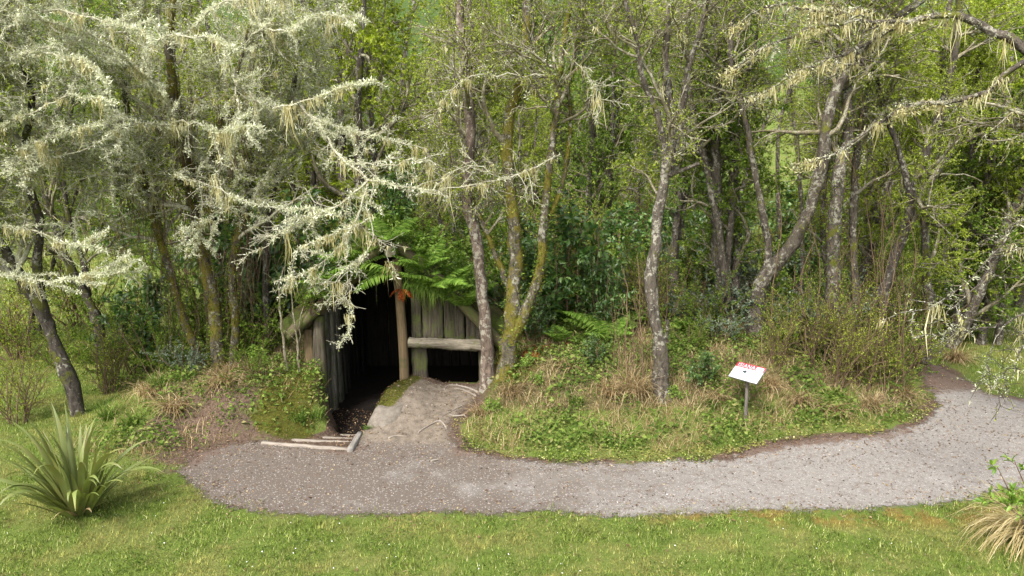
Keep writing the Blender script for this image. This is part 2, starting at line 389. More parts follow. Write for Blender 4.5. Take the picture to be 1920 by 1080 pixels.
def m_gravel():
    n = NT('gravel'); v = n.coords("Object"); sx = n.n("ShaderNodeSeparateXYZ"); n.l(v, sx.inputs[0])
    vor = n.n("ShaderNodeTexVoronoi"); vor.inputs["Scale"].default_value = 70; n.l(v, vor.inputs["Vector"])
    vr = n.n("ShaderNodeSeparateColor"); n.l(vor.outputs["Color"], vr.inputs[0])
    n1 = n.noise(v, 1.1, 5, .65); n2 = n.noise(v, 9, 5, .7); n3 = n.noise(v, 110, 3, .75)
    pale = n.ramp(n3, [(.25, (.155, .141, .124)), (.5, (.212, .196, .176)), (.75, (.275, .258, .236))])
    brown = n.ramp(n3, [(.25, (.078, .063, .05)), (.5, (.118, .098, .08)), (.75, (.17, .145, .122))])
    # paler, finer crushed stone towards the right-hand end of the path
    f = n.step(n.math('ADD', sx.outputs[0], n.math('MULTIPLY', n.math('SUBTRACT', n1, .5), 9)), -1.5, 3.5)
    c = n.mix(f, brown, pale)
    c = n.mix(n.math('MULTIPLY', n.step(n2, .48, .68), .55), c, (.12, .09, .073))
    c = n.mix(n.math('MULTIPLY', n.step(n.noise(v, 3.2, 6, .75, .5), .55, .66), .4), c, (.13, .10, .085))
    c = n.mix(n.math('MULTIPLY', n.step(n1, .54, .7), .25), c, (.30, .285, .265))
    c = n.mix(n.math('MULTIPLY', n.step(vr.outputs[0], .9, .95), .4), c, (.52, .49, .45))
    c = n.mix(n.math('MULTIPLY', n.step(vr.outputs[1], .9, .95), .4), c, (.09, .07, .058))
    at_ = n.n("ShaderNodeAttribute", attribute_name="zone"); sep = n.n("ShaderNodeSeparateColor"); n.l(at_.outputs["Color"], sep.inputs[0])
    cl = n.ramp(n2, [(.25, (.075, .06, .044)), (.5, (.148, .122, .094)), (.75, (.225, .19, .152))])
    c = n.mix(n.step(n.math('ADD', sep.outputs[0], n.math('MULTIPLY', n.math('SUBTRACT', n2, .5), .8)), .35, .65), c, cl)
    ed = n.ramp(n3, [(.3, (.05, .032, .024)), (.55, (.14, .10, .078)), (.75, (.24, .19, .15))])
    c = n.mix(n.step(n.math('ADD', sep.outputs[1], n.math('MULTIPLY', n.math('SUBTRACT', n2, .5), .9)), .4, .75), c, ed)
    mo = n.ramp(n.noise(v, 30, 5, .7), [(.25, (.022, .026, .005)), (.5, (.065, .068, .012)), (.78, (.15, .135, .024))])
    c = n.mix(n.step(n.math('ADD', sep.outputs[2], n.math('MULTIPLY', n.math('SUBTRACT', n2, .5), .9)), .4, .6), c, mo)
    h = n.math('ADD', n3, n.math('MULTIPLY', vor.outputs["Distance"], 1.2))
    n.surf(c, .95, h, .7, .012, .15)
    b = n.out.inputs[0].links[0].from_node; tr = n.n("ShaderNodeBsdfTransparent"); mx = n.n("ShaderNodeMixShader")
    ed_ = n.n("ShaderNodeAttribute", attribute_name="edge")
    k = n.math('ADD', ed_.outputs["Fac"], n.math('MULTIPLY', n.math('SUBTRACT', n.math('ADD', n.math('MULTIPLY', n2, .5), n.math('MULTIPLY', n3, .5)), .5), .8))
    n.l(n.step(k, .0, .09), mx.inputs[0]); n.l(b.outputs[0], mx.inputs[1]); n.l(tr.outputs[0], mx.inputs[2]); n.l(mx.outputs[0], n.out.inputs[0])
    return n.m
M['gravel'] = m_gravel()
def m_simple(name, c, rough=.6, var=0.0, sc=20):
    n = NT(name)
    if var:
        col = n.mix(n.noise(n.coords("Object"), sc, 4), tuple(x * (1 - var) for x in c), tuple(min(1, x * (1 + var)) for x in c)); return n.surf(col, rough)
    return n.surf(c, rough)
M['stone'] = leafmat('stone', [(0, (.08, .065, .055)), (.5, (.25, .22, .195)), (.95, (.36, .34, .31)), (1, (.55, .53, .5))], 0.0)
def m_rock():
    n = NT('rock'); v = n.coords("Object"); a = n.noise(v, 7, 6, .7); b = n.noise(v, 45, 4, .7)
    c = n.ramp(a, [(.3, (.09, .075, .058)), (.6, (.18, .157, .128)), (.8, (.24, .21, .18))]); c = n.mix(n.math('MULTIPLY', n.step(b, .55, .7), .5), c, (.07, .056, .043))
    return n.surf(c, .95, n.math('ADD', a, n.math('MULTIPLY', b, .4)), .7, .03)
M['rock'] = m_rock()
M['plank_shaded'] = wood('plank_shaded', (.003, .0028, .002), (.022, .019, .014), .2, mosscol=(.01, .012, .005))  # near-black tone paints the interior's shade onto the deeper planks
M['plank_pale'] = wood('plank_pale', (.03, .028, .02), (.20, .185, .14), .5, mosscol=(.05, .06, .02))
M['sign_white'] = m_simple('sign_white', (.80, .81, .80), .45, .03, 9)
M['sign_red'] = m_simple('sign_red', (.42, .035, .05), .45, .2, 14)
M['sign_pink'] = m_simple('sign_pink', (.75, .48, .48), .5, .1, 30)
M['sign_dark'] = m_simple('sign_dark', (.035, .04, .05), .5)
M['sign_mid'] = m_simple('sign_mid', (.45, .47, .48), .5, .2, 60)
M['sign_edge'] = m_simple('sign_edge', (.16, .16, .155), .6, .2, 30)
def m_roof():
    n = NT('roof_earth'); v = n.coords("Object"); a = n.noise(v, 9, 6, .7); b = n.noise(v, 3, 4)
    c = n.ramp(a, [(.3, (.02, .018, .008)), (.6, (.06, .055, .02)), (.8, (.11, .10, .035))]); c = n.mix(n.step(b, .45, .6), c, (.05, .065, .015))
    return n.surf(c, 1, a, .9, .05, .1)
M['roof_earth'] = m_roof()

# ------------------------------------------------------------------ terrain
def lerp(x, xs, ys): return np.interp(x, xs, ys)
near_px = [(332, 885), (352, 905), (400, 938), (480, 962), (640, 972), (800, 963), (1000, 962), (1200, 965), (1400, 960), (1600, 955), (1750, 945), (1850, 925), (1990, 905), (2400, 880)]
far_px = [(2400, 790), (2000, 765), (1905, 745), (1850, 735), (1800, 706), (1760, 684), (1712, 683), (1716, 700), (1745, 730), (1758, 760), (1722, 800), (1640, 815), (1500, 826), (1420, 842), (1350, 866), (1200, 870), (1050, 872), (935, 862), (868, 842), (840, 812)]
PATH = [tuple(gp(*p)) for p in near_px] + [tuple(gp(*p)) for p in far_px]
PATH += [(-0.95, 10.6), (-0.62, 11.2), (-0.55, 11.9), (-1.9, 11.95), (-2.0, 11.4), (-2.18, 10.7), (-2.35, 10.2), (-2.4, 9.9)]     # the trodden mound before the window
PATH += [tuple(gp(650, 843)), tuple(gp(490, 829)), tuple(gp(430, 838)), tuple(gp(372, 850))]
PATH = np.array(PATH)
def poly_sd(x, y, poly):
    """signed distance, negative inside"""
    x = np.asarray(x, float); y = np.asarray(y, float)
    d = np.full(x.shape, 1e9); ins = np.zeros(x.shape, bool); n = len(poly)
    for k in range(n):
        ax, ay = poly[k]; bx, by = poly[(k + 1) % n]
        ex, ey = bx - ax, by - ay; L = ex * ex + ey * ey + 1e-12
        t = np.clip(((x - ax) * ex + (y - ay) * ey) / L, 0, 1)
        d = np.minimum(d, np.hypot(x - ax - t * ex, y - ay - t * ey))
        c = ((ay > y) != (by > y)) & (x < (bx - ax) * (y - ay) / (by - ay + 1e-12) + ax)
        ins ^= c
    return np.where(ins, -d, d)
_fr = R(5); _F = [(f, _fr.uniform(0, 6.3), _fr.uniform(0, 6.3), _fr.uniform(0, 6.3)) for f in (.7, 1.3, 2.3, 3.9, 6.7, 11, 17)]
def fbm(x, y, lo=0, hi=7):
    s = 0; tot = 0
    for k in range(lo, hi):
        f, a, b, c = _F[k]; am = f ** -.6; th = c
        u = x * math.cos(th) + y * math.sin(th); v = -x * math.sin(th) + y * math.cos(th)
        s = s + am * np.sin(u * f * 1.3 + a + .7 * np.sin(v * f * .7 + b)) * np.cos(v * f + b); tot += am
    return s / tot
_fx = [gp(*p) for p in ((868, 842), (935, 862), (1050, 872), (1200, 870), (1350, 866), (1420, 842), (1500, 826), (1640, 815), (1722, 800))]
_FX = [p[0] for p in _fx] + [7.8, 9]; _FY = [p[1] for p in _fx] + [11.6, 13]
def pass_lr(y):
    xl = lerp(y, [9.7, 9.95, 10.3, 10.75, 11.4, 12.0, 15.6], [-3.95, -3.85, -3.5, -3.05, -3.25, -3.5, -3.5])
    xr = lerp(y, [9.7, 10.2, 11.2, 11.9, 12.1, 12.2, 15.6], [-2.45, -2.4, -2.2, -2.02, -2.0, -.45, -.45])
    return xl, xr
def HT(x, y, cut=True):
    x = np.asarray(x, float); y = np.asarray(y, float)
    b = np.maximum(y - 32, 0); z = .42 * b * b / (b + 8)
    # bank to the right of the house
    d = y - lerp(x, _FX, _FY)
    hump = (.88 + .12 * fbm(x, y, 0, 4)) * sm(.1, 2.7, d) * sm(-.95, -.1, x) * (1 - sm(5.2, 8.2, x)) * (1 - .85 * sm(17, 25, y))
    # bare mound before the window
    mound = (.43 - .15 * sm(-1.75, -1.2, x)) * sm(9.7, 11.35, y) * sm(-2.75, -2.2, x) * (1 - sm(-.7, .0, x)) * (1 - sm(12.5, 14, y))
    # mossy bank to the left of the passage
    toe = lerp(x, [-9, -6, -4.6, -3.9, -2.98], [10.9, 10.4, 9.95, 10.1, 10.62])
    bank = (.62 + .10 * fbm(x * 1.7, y * 1.7, 1, 5)) * sm(-.05, 1.0, y - toe + .12 * fbm(x * 1.3, y * 1.3, 1, 5)) * sm(-7.6, -5.6, x) * (1 - sm(-3.15, -2.6, x)) * (1 - .8 * sm(16, 22, y))
    # ground heaped round the house sides and back
    dx = np.maximum(np.abs(x + 2.1) - 1.75, 0); dy = np.maximum(np.abs(y - 14) - 1.9, 0)
    heap = 1.1 * np.exp(-(dx ** 2 + dy ** 2) / .8) * sm(12.1, 13.2, y)
    z = z + np.maximum(np.maximum(hump, mound), np.maximum(bank, heap))
    z = z + .035 * fbm(x, y, 1, 6) * sm(.05, .5, z) + .02 * fbm(x, y, 0, 4) + .012 * fbm(x, y, 4, 7) * sm(.1, .5, z)
    if cut:
        xl, xr = pass_lr(y)
        fl = lerp(y, [9.7, 9.95, 10.15, 10.2, 10.5, 10.55, 10.9, 10.95, 11.3], [0, -.02, -.05, -.12, -.14, -.22, -.24, -.33, -.36])
        k = sm(-.06, .10 + .28 * (1 - sm(11.3, 11.9, y)), x - xl + .12 * (1 - sm(11.3, 11.9, y)) + .06 * fbm(x * 2, y * 2, 2, 6)) * (1 - sm(-.10, .04, x - xr)) * sm(9.66, 9.76, y) * (1 - sm(15.55, 15.65, y))
        z = z * (1 - k) + (fl + .012 * fbm(x, y, 3, 7)) * k
    return z
def hz(x, y): return float(HT(np.array([x]), np.array([y]))[0])

def grid_axis(spans):
    a = []
    for lo, hi, st in spans: a.append(np.arange(lo, hi - 1e-6, st))
    a.append([spans[-1][1]]); return np.concatenate(a)
gx = np.concatenate((-np.geomspace(260, 13, 26)[:-1], grid_axis([(-13, -4.6, .14), (-4.6, -.2, .05), (-.2, 10, .12)]), np.geomspace(10.3, 260, 26)))
gy = np.concatenate((grid_axis([(-40, 4, 2.5), (4, 9.4, .14), (9.4, 12.7, .05), (12.7, 20, .14)]), np.geomspace(20.2, 330, 60)))
GX, GY = np.meshgrid(gx, gy); GZ = HT(GX, GY)
mbg = MB(); ii = np.arange(GX.size).reshape(GX.shape)
mbg.add(np.stack((GX, GY, GZ), -1).reshape(-1, 3), np.stack((ii[:-1, :-1], ii[:-1, 1:], ii[1:, 1:], ii[1:, :-1]), -1).reshape(-1, 4))
gm = mbg.mesh("ground", M['ground'], True)
def z_moss(x, y):
    xl, xr = pass_lr(y)
    a = (1 - sm(.0, .9, np.abs(x + 3.75) + .25 * np.maximum(y - 11.3, 0))) * sm(10.0, 10.5, y) * (1 - sm(11.8, 12.4, y)) * (x < -3.0)
    b = (1 - sm(.05, .42, np.abs(x - (xr + .12)))) * sm(10.5, 11.0, y) * (1 - sm(11.95, 12.1, y)) * (x > -2.5)
    c = (1 - sm(.2, .9, np.hypot((x - .05), (y - 11.6)))) * .8
    return np.maximum(np.maximum(a * (1.05 + .5 * fbm(x * 1.4, y * 1.4, 1, 6)), b * 1.3), c)
def zones(x, y):
    sd = poly_sd(x, y, PATH)
    xl, xr = pass_lr(y)
    inpass = (x > xl) & (x < xr) & (y > 9.8) & (y < 15.6)
    soil = np.where(sd < .4, (.30 + .42 * sm(8.9, 9.5, y) * sm(-.3, .3, fbm(x, y, 0, 5) + .2)) * (1 - sm(.05, .42, sd)), 0)
    soil = np.maximum(soil, .62 * (1 - sm(.1, .75, sd)) * (1 - sm(-3.9, -2.9, x)) * sm(8.0, 8.5, y) * (.75 + .5 * fbm(x * 2, y * 2, 1, 7)))
    left = (1 - sm(.3, 2.0, np.hypot((x + 4.8) * .75, (y - 10.1) * 1.25))) * 1.0 * (.8 + .4 * fbm(x * 1.5, y * 1.5, 1, 7))
    soil = np.maximum(np.maximum(soil, left), inpass * .9)
    right = (1 - sm(.0, .9, np.hypot((x - 7.0) * .55, (y - 11.5)))) * .8
    soil = np.maximum(soil, right)
    wd = np.maximum(sm(.15, .55, HT(x, y, False)) * (1 - sm(24, 30, y)), 0) * .9
    wd = np.maximum(wd, sm(12.2, 14.0, y) * sm(-8.2, -6.2, x) * (1 - sm(7.0, 9.5, x)) * (1 - sm(24, 32, y)))
    pxx = 960 + 1280 * x / np.maximum(y * CP, 1); mead = sm(1330, 1400, pxx) * (1 - sm(1560, 1640, pxx)) * (1 - sm(62, 72, y))
    wd = np.maximum(wd, sm(33, 40, y) * (1 - mead) * .95)
    return sd, soil, wd, z_moss(x, y)
def set_zone(mesh, a, b, c):
    at_ = mesh.attributes.new("zone", 'FLOAT_COLOR', 'POINT')
    at_.data.foreach_set("color", np.stack((a, b, c, np.ones_like(a)), -1).astype(np.float32).ravel())
_, zs, zw, zm = zones(GX.ravel(), GY.ravel()); set_zone(gm, zs, zw, zm)
tag(obj("ground", gm), kind='structure', label='mown lawn, woodland floor and grassy hillside behind')

# gravel path: a sheet lying just above the ground, with a ragged edge
px_ = grid_axis([(-5.4, -2.5, .05), (-2.5, -.2, .05), (-.2, 9.6, .07), (9.6, 16, .2)]); py_ = grid_axis([(7.2, 9.4, .06), (9.4, 12.1, .05), (12.1, 14.8, .08)])
PX, PY = np.meshgrid(px_, py_); sd = poly_sd(PX, PY, PATH)
PZ = HT(PX, PY) + .012
cx = (PX[:-1, :-1] + PX[1:, 1:]) / 2; cy = (PY[:-1, :-1] + PY[1:, 1:]) / 2
rg = R(9)
keep = poly_sd(cx, cy, PATH) < .17
ii = np.arange(PX.size).reshape(PX.shape)
q = np.stack((ii[:-1, :-1], ii[:-1, 1:], ii[1:, 1:], ii[1:, :-1]), -1)[keep]
used, inv = np.unique(q, return_inverse=True)
V = np.stack((PX, PY, PZ), -1).reshape(-1, 3)[used]
pm = MB().add(V, inv.reshape(-1, 4)).mesh("gravel_path", M['gravel'], True)
clay = sm(9.55, 10.3, V[:, 1]) * sm(-2.7, -2.2, V[:, 0]) * (1 - sm(-.7, -.3, V[:, 0]))
sde = poly_sd(V[:, 0], V[:, 1], PATH)
farside = sm(-.6, .05, sde) * sm(8.9, 9.6, V[:, 1]) * (1 - clay) * .9 * sm(-.35, .35, fbm(V[:, 0] * 1.2, V[:, 1] * 1.2, 0, 6) + .1) + .55 * (1 - sm(-4.6, -3.4, V[:, 0])) * sm(-.5, .0, sde)
farside = np.maximum(farside, sm(11.6, 13.0, V[:, 1]) * sm(6, 7, V[:, 0]) * .8)
ea = pm.attributes.new('edge', 'FLOAT', 'POINT'); ea.data.foreach_set('value', (sde + .13 * fbm(V[:, 0] * 1.5, V[:, 1] * 1.5, 1, 6) + .05).astype(np.float32))
set_zone(pm, clay, farside, z_moss(V[:, 0], V[:, 1]) * (V[:, 0] < -1))
tag(obj("gravel_path", pm), kind='structure', label='grey gravel footpath curving past the sunken house')

# loose stones on the path, fallen leaves
def scatter(rng, n, box, mask):
    x = rng.uniform(box[0], box[1], n); y = rng.uniform(box[2], box[3], n)
    k = rng.uniform(0, 1, n) < mask(x, y); return x[k], y[k]
r = R(21)
x, y = scatter(r, 5500, (-5, 9.5, 7.5, 12), lambda x, y: (poly_sd(x, y, PATH) < .05) * (.35 + .65 * (1 - sm(-3, 3, x))))
C = np.stack((x, y, HT(x, y) + .014), 1); n = len(C); s = (.006 * np.exp(.45 * r.standard_normal(n)))[:, None]
oc = np.array([(1, 0, 0), (-.4, .9, 0), (-.5, -.8, 0), (0, .1, .8)])
v = C[:, None, :] + (oc[None] * s[:, None, :] * r.uniform(.7, 1.4, (n, 4, 1)))
ang = r.uniform(0, 6.3, n); d = v - C[:, None]; v = C[:, None] + np.stack((d[..., 0] * np.cos(ang)[:, None] - d[..., 1] * np.sin(ang)[:, None], d[..., 0] * np.sin(ang)[:, None] + d[..., 1] * np.cos(ang)[:, None], d[..., 2]), -1)
b = np.arange(n)[:, None] * 4
MB().add(v, None, np.concatenate((b + [[0, 1, 3]], b + [[1, 2, 3]], b + [[2, 0, 3]]))).build("gravel_stones", M['stone'], kind='stuff')['label'] = 'small loose stones on the gravel path'

# ------------------------------------------------------------------ sunken house
r = R(31)
house = thing("sunken_house", "earth-roofed timber house sunk in the bank with a dark doorway and low window", "house", (-2.0, 12.0, -.36))
HO = np.array((-2.0, 12.0, -.36)); APEX = np.array((-2.12, 2.78)); EAL = np.array((-3.95, 1.30)); EAR = np.array((-.28, 1.16))
def roof_z(x): return np.where(x < APEX[0], EAL[1] + (x - EAL[0]) * (APEX[1] - EAL[1]) / (APEX[0] - EAL[0]), EAR[1] + (x - EAR[0]) * (APEX[1] - EAR[1]) / (APEX[0] - EAR[0]))
def slab(name, c, w_, t_, z0, z1, mat, rng, axis='x', parent=house, off=HO, seg=7, top=None):
    """one rough-hewn upright plank: width along axis, thickness across it"""
    zz = np.linspace(z0, z1, seg); rows = []
    ph = rng.uniform(0, 6, 6)
    for k, z in enumerate(zz):
        a = w_ / 2 * (1 + .07 * math.sin(3 * z + ph[0]) + .05 * rng.standard_normal()); b = t_ / 2 * (1 + .1 * math.sin(4 * z + ph[1]))
        ox = .012 * math.sin(2.1 * z + ph[2]) ; oy = .008 * math.sin(2.7 * z + ph[3])
        ring = []
        for u, v_ in ((-1, -.5), (-.75, -1), (-.2, -1.12), (.3, -.93), (.8, -1.05), (1, -.4), (1, .6), (.5, 1), (-.5, 1), (-1, .6)):
            ring.append((ox + u * a, oy + v_ * b * (1 + .12 * rng.standard_normal())))
        for u, v_ in ring:
            x_, y_ = (c[0] + u, c[1] + v_) if axis == 'x' else (c[0] + v_ * (-1), c[1] + u)
            zt = z
            if k == seg - 1 and top is not None: zt = float(top(np.array(x_)))
            rows.append((x_, y_, zt))
    S = 10; mb = MB(); q = [(k * S + j, k * S + (j + 1) % S, (k + 1) * S + (j + 1) % S, (k + 1) * S + j) for k in range(seg - 1) for j in range(S)]
    n0 = len(rows); rows.append(tuple(np.mean(rows[(seg - 1) * S:seg * S], axis=0)))
    t = [(n0, (seg - 1) * S + j, (seg - 1) * S + (j + 1) % S) for j in range(S)]
    mb.add(rows, q, t); return mb.build(name, mat, parent, off=off)
# side, back and front walls of upright slabs
y0 = 12.12
while y0 < 15.4:
    w_ = r.uniform(.17, .30); slab("wall_plank", (-3.42 + r.uniform(-.03, .03), y0 + w_ / 2), w_ * .97, r.uniform(.06, .11), -.5, 1.62, M['plank_pale' if y0 < 12.95 else 'plank_in' if y0 < 13.4 else 'plank_shaded'], r, 'y'); y0 += w_  # plank tones darken with depth, putting the indoor shade into the colour
y0 = 12.2
while y0 < 15.4:
    w_ = r.uniform(.19, .30); slab("wall_plank", (-.52, y0 + w_ / 2), w_ * .97, .08, -.5, 1.5, M['plank_shaded'], r, 'y'); y0 += w_
x0 = -3.4
while x0 < -.5:
    w_ = r.uniform(.17, .28); slab("wall_plank", (x0 + w_ / 2, 15.45), w_ * .97, .08, -.5, 1.5, M['plank_shaded'], r, 'x', top=lambda x: roof_z(x) - .06); x0 += w_
x0 = -1.83
for w_ in (.20, .17, .22, .18, .21, .19, .17):      # above the lintel
    slab("wall_plank", (x0 + w_ / 2, 12.13), w_ * .97, .08, 1.12, 1.5, M['plank'], r, 'x', top=lambda x: np.minimum(roof_z(x) - .05, 2.5)); x0 += w_
slab("wall_plank", (-1.70, 12.08), .30, .12, .2, .99, M['plank'], r); slab("wall_plank", (-.52, 12.08), .17, .12, .2, .99, M['plank'], r)
def pole(name, pts, rad, mat, parent, off, rng, S=10, K=14, bump=.06, cap=True):
    P = catmull(pts, K)[None]; Rr = np.linspace(rad[0], rad[1], K)[None]
    mb = MB(); tubes(mb, P, Rr, S, bump, rng, cap); return mb.build(name, mat, parent, True, off)
pole("door_post", [(-1.95, 11.93, .2), (-1.965, 11.93, 1.2), (-2.04, 11.94, 2.62)], (.09, .078), M['post_brown'], house, HO, r, bump=.025)
slab("corner_post", (-3.47, 11.98), .21, .17, -.5, 1.58, M['plank'], r)
slab("corner_board", (-3.70, 12.05), .17, .08, -.1, 1.32, M['post_brown'], r)
pole("lintel_log", [(-1.86, 11.92, 1.10), (-1.2, 11.90, 1.08), (-.45, 11.93, 1.045)], (.092, .105), M['log_pale'], house, HO, r, S=14, K=30, bump=.13)
pole("sill_log", [(-1.56, 12.1, .2), (-.6, 12.1, .2)], (.07, .07), M['plank'], house, HO, r, bump=.08)
# rafters, ridge pole
pole("rafter", [(-2.02, 11.82, 2.92), (-1.2, 11.84, 2.17), (-.20, 11.86, 1.10)], (.105, .10), M['rafter'], house, HO, r, bump=.08)
pole("rafter", [(-2.24, 11.80, 2.92), (-3.1, 11.82, 2.05), (-4.0, 11.84, 1.24)], (.105, .10), M['rafter'], house, HO, r, bump=.08)
pole("rafter", [(-1.55, 12.12, 2.62), (-.9, 12.12, 2.02), (-.10, 12.1, 1.22)], (.075, .07), M['rafter'], house, HO, r, bump=.1)
pole("rafter", [(-2.7, 12.14, 2.36), (-3.3, 12.12, 1.78), (-3.9, 12.1, 1.22)], (.075, .07), M['rafter'], house, HO, r, bump=.1)
rp = pole("ridge_pole", [(-2.12, 11.74, 2.76), (-2.12, 13.5, 2.76), (-2.12, 15.5, 2.76)], (.085, .085), M['rafter'], house, HO, r, bump=.02)
mb = MB(); a = np.arange(16) * math.pi / 8
mb.add(np.vstack(([(-2.12, 11.732, 2.76)], np.stack((-2.12 + .088 * np.cos(a), np.full(16, 11.737), 2.76 + .088 * np.sin(a)), 1))), None, [(0, 1 + (k + 1) % 16, 1 + k) for k in range(16)])
mb.build("cut_end", M['cut_end'], rp, off=HO)
# rafters inside carrying the earth roof, and a lining of poles
mb = MB()
for side, E_ in ((0, EAL), (1, EAR)):
    nu, nv = 22, 30
    U, Vv = np.meshgrid(np.linspace(0, 1, nu), np.linspace(11.9, 15.9, nv))
    bx = APEX[0] + (E_[0] - APEX[0]) * U * 1.07; bz = APEX[1] + (E_[1] - APEX[1]) * U * 1.07
    lo = np.stack((bx, Vv, bz + .07), -1)
    th = .20 + .10 * fbm(bx * 2, Vv * 2, 1, 6) * sm(0, .1, Vv - 11.9) + .06 * fbm(bx * 3, Vv * 3, 3, 7)
    hi = np.stack((bx + (.12 if side else -.12) * U, Vv, bz + .07 + th), -1)
    i0 = np.arange(nu * nv).reshape(nv, nu); i1 = i0 + nu * nv
    def Q(i): return np.stack((i[:-1, :-1], i[:-1, 1:], i[1:, 1:], i[1:, :-1]), -1).reshape(-1, 4)
    qs = [Q(i0), Q(i1)]
    for e0, e1 in ((i0[0], i1[0]), (i0[-1], i1[-1]), (i0[:, 0], i1[:, 0]), (i0[:, -1], i1[:, -1])):
        qs.append(np.stack((e0[:-1], e0[1:], e1[1:], e1[:-1]), -1))
    mb.add(np.concatenate((lo.reshape(-1, 3), hi.reshape(-1, 3))), np.concatenate(qs))
mb.build("earth_roof", M['roof_earth'], house, off=HO)
for k in range(7):
    yy = 12.6 + k * .45
    for E_ in (EAL, EAR):
        pole("rafter", [(APEX[0], yy, APEX[1] - .06), (E_[0] * .93 + APEX[0] * .07, yy, E_[1] * .93 + APEX[1] * .07 - .06)], (.06, .06), M['plank_in'], house, HO, r, S=6, K=4)

# rock face under the mossy lip of the passage
mb = MB(); nu, nv = 16, 10
U, Vv = np.meshgrid(np.linspace(0, 1, nu), np.linspace(0, 1, nv))
X = -2.42 + .62 * U + .10 * Vv; Y = 10.22 + .55 * Vv + .10 * U + .04 * np.sin(U * 9); Z = HT(X + 0 * U, Y, False) + .03 + .05 * np.sin(math.pi * U) * np.sin(math.pi * Vv) - .16 * (1 - sm(0, .18, U)) - .1 * (1 - sm(0, .2, Vv)) - .1 * sm(.85, 1, Vv) - .08 * sm(.8, 1, U)
Z = Z + .018 * fbm(X * 5, Y * 5, 2, 7)
i0 = np.arange(nu * nv).reshape(nv, nu); n0 = nu * nv
top = np.stack((X, Y, Z), -1).reshape(-1, 3); bot = top.copy(); bot[:, 2] -= .35
mb.add(np.concatenate((top, bot)), np.concatenate([Q(i0), Q(i0 + n0)] + [np.stack((e[:-1], e[1:], e[1:] + n0, e[:-1] + n0), -1) for e in (i0[0], i0[-1], i0[:, 0], i0[:, -1])]))
o = mb.build("rock_outcrop", M['rock'], off=(-2.1, 10.5, 0), loc=(-2.1, 10.5, 0)); tag(o, "flat grey rock showing through the trodden mound beside the steps", "rock")

# timber steps going down into the passage
def timber(name, a, b_, w_, h_, mat, parent, off, rng, ends=False):
    a = np.array(a, float); b_ = np.array(b_, float); d = unit(b_ - a); s_ = unit(np.cross(d, (0, 0, 1.0))); K = 7; rows = []
    bv = .012
    for k in range(K):
        p = a + (b_ - a) * k / (K - 1)
        jw = 1 + .015 * rng.standard_normal(); jz = .002 * rng.standard_normal()
        for u, v_ in ((-w_ / 2, -h_), (w_ / 2, -h_), (w_ / 2, -bv), (w_ / 2 - bv, 0), (-w_ / 2 + bv, 0), (-w_ / 2, -bv)): rows.append(p + s_ * u * jw + np.array((0, 0, v_ + jz)))
    S = 6; q = [(k * S + j, k * S + (j + 1) % S, (k + 1) * S + (j + 1) % S, (k + 1) * S + j) for k in range(K - 1) for j in range(S)]
    e = (K - 1) * S
    q += [(0, 5, 2, 1), (5, 4, 3, 2), (e, e + 1, e + 2, e + 5), (e + 2, e + 3, e + 4, e + 5)]
    return MB().add(rows, q).build(name, mat, parent, off=off)
so_ = np.array((-3.0, 10.0, -.05))
steps = thing("timber_steps", "short flight of pale timber-edged steps going down to the doorway", "steps", so_)
for (xa, ya), (xb, yb), z in (((-3.86, 9.97), (-2.47, 9.72), .035), ((-3.52, 10.30), (-2.50, 10.17), -.055), ((-3.25, 10.62), (-2.50, 10.53), -.145), ((-3.10, 10.93), (-2.52, 10.90), -.235)):
    timber("tread", (xa, ya, z), (xb, yb, z), .065, .14, M['tread'], steps, so_, r)
timber("side_board", (-2.425, 9.62, .075), (-2.40, 10.22, .10), .085, .20, M['sideboard'], steps, so_, r)

# exposed roots across the mound
def root(pts, rad, label, seed):
    rr = R(seed); P = []
    for (px, py) in pts:
        g = gp(px, py, .25)
        for _ in range(4): g = gp(px, py, hz(*g))
        P.append((g[0], g[1], hz(*g) + .022 + rr.uniform(-.006, .008)))
    base = np.array(P[0]); K = 18; C_ = catmull(P, K); C_[0, 2] -= .04; C_[-1, 2] -= .04
    mb = MB(); tubes(mb, C_[None], (np.linspace(rad, rad * .45, K) * (1 + .15 * rr.standard_normal(K)))[None], 7, .1, rr)
    o = mb.build("exposed_root", M['tread'], None, True, base, base); tag(o, label, "root", "roots lying bare on the mound")
root([(898, 738), (870, 728), (842, 724), (832, 734)], .020, "curved pale root looping below the house window", 1)
root([(893, 745), (872, 734), (852, 731)], .016, "short pale root just below the looping one under the window", 2)
root([(838, 800), (824, 788), (800, 793), (782, 798)], .018, "bent pale root crossing the middle of the trodden mound", 3)
root([(872, 779), (855, 780), (842, 779)], .016, "short straight root at the right edge of the trodden mound", 4)
root([(868, 762), (840, 776), (826, 782)], .009, "thin dark root at the upper right of the mound", 5)
root([(728, 822), (740, 812), (762, 808)], .012, "thin root lying beside the grey rock", 6)
root([(808, 867), (826, 864)], .016, "stub of root at the foot of the mound where it meets the path", 7)

# ------------------------------------------------------------------ information sign
sb = np.array((3.80, 10.58, 0)); sb[2] = hz(3.8, 10.58) - .02
sign = thing("information_sign", "small white information sign with red heading on a short post by the path", "sign", sb)
P_ = np.array([(0, 0, -.1), (.0, .0, .45), (-.02, .015, .80)])
mb = MB(); tubes(mb, catmull(P_, 9)[None], np.full((1, 9), .029), 10, .02, R(3), True); mb.build("post", M['sign_post'], sign, True)
bd = bpy.data.objects.new("board", None)
YAW, TILT = math.radians(-52), math.radians(38)
bw, bh, bt = .56, .36, .03
def boxmesh(name, x0, x1, y0, y1, z0, z1, mat):
    v = [(x, y, z) for z in (z0, z1) for y in (y0, y1) for x in (x0, x1)]
    return MB().add(v, [(0, 2, 3, 1), (4, 5, 7, 6), (0, 1, 5, 4), (2, 6, 7, 3), (0, 4, 6, 2), (1, 3, 7, 5)]).mesh(name, mat)
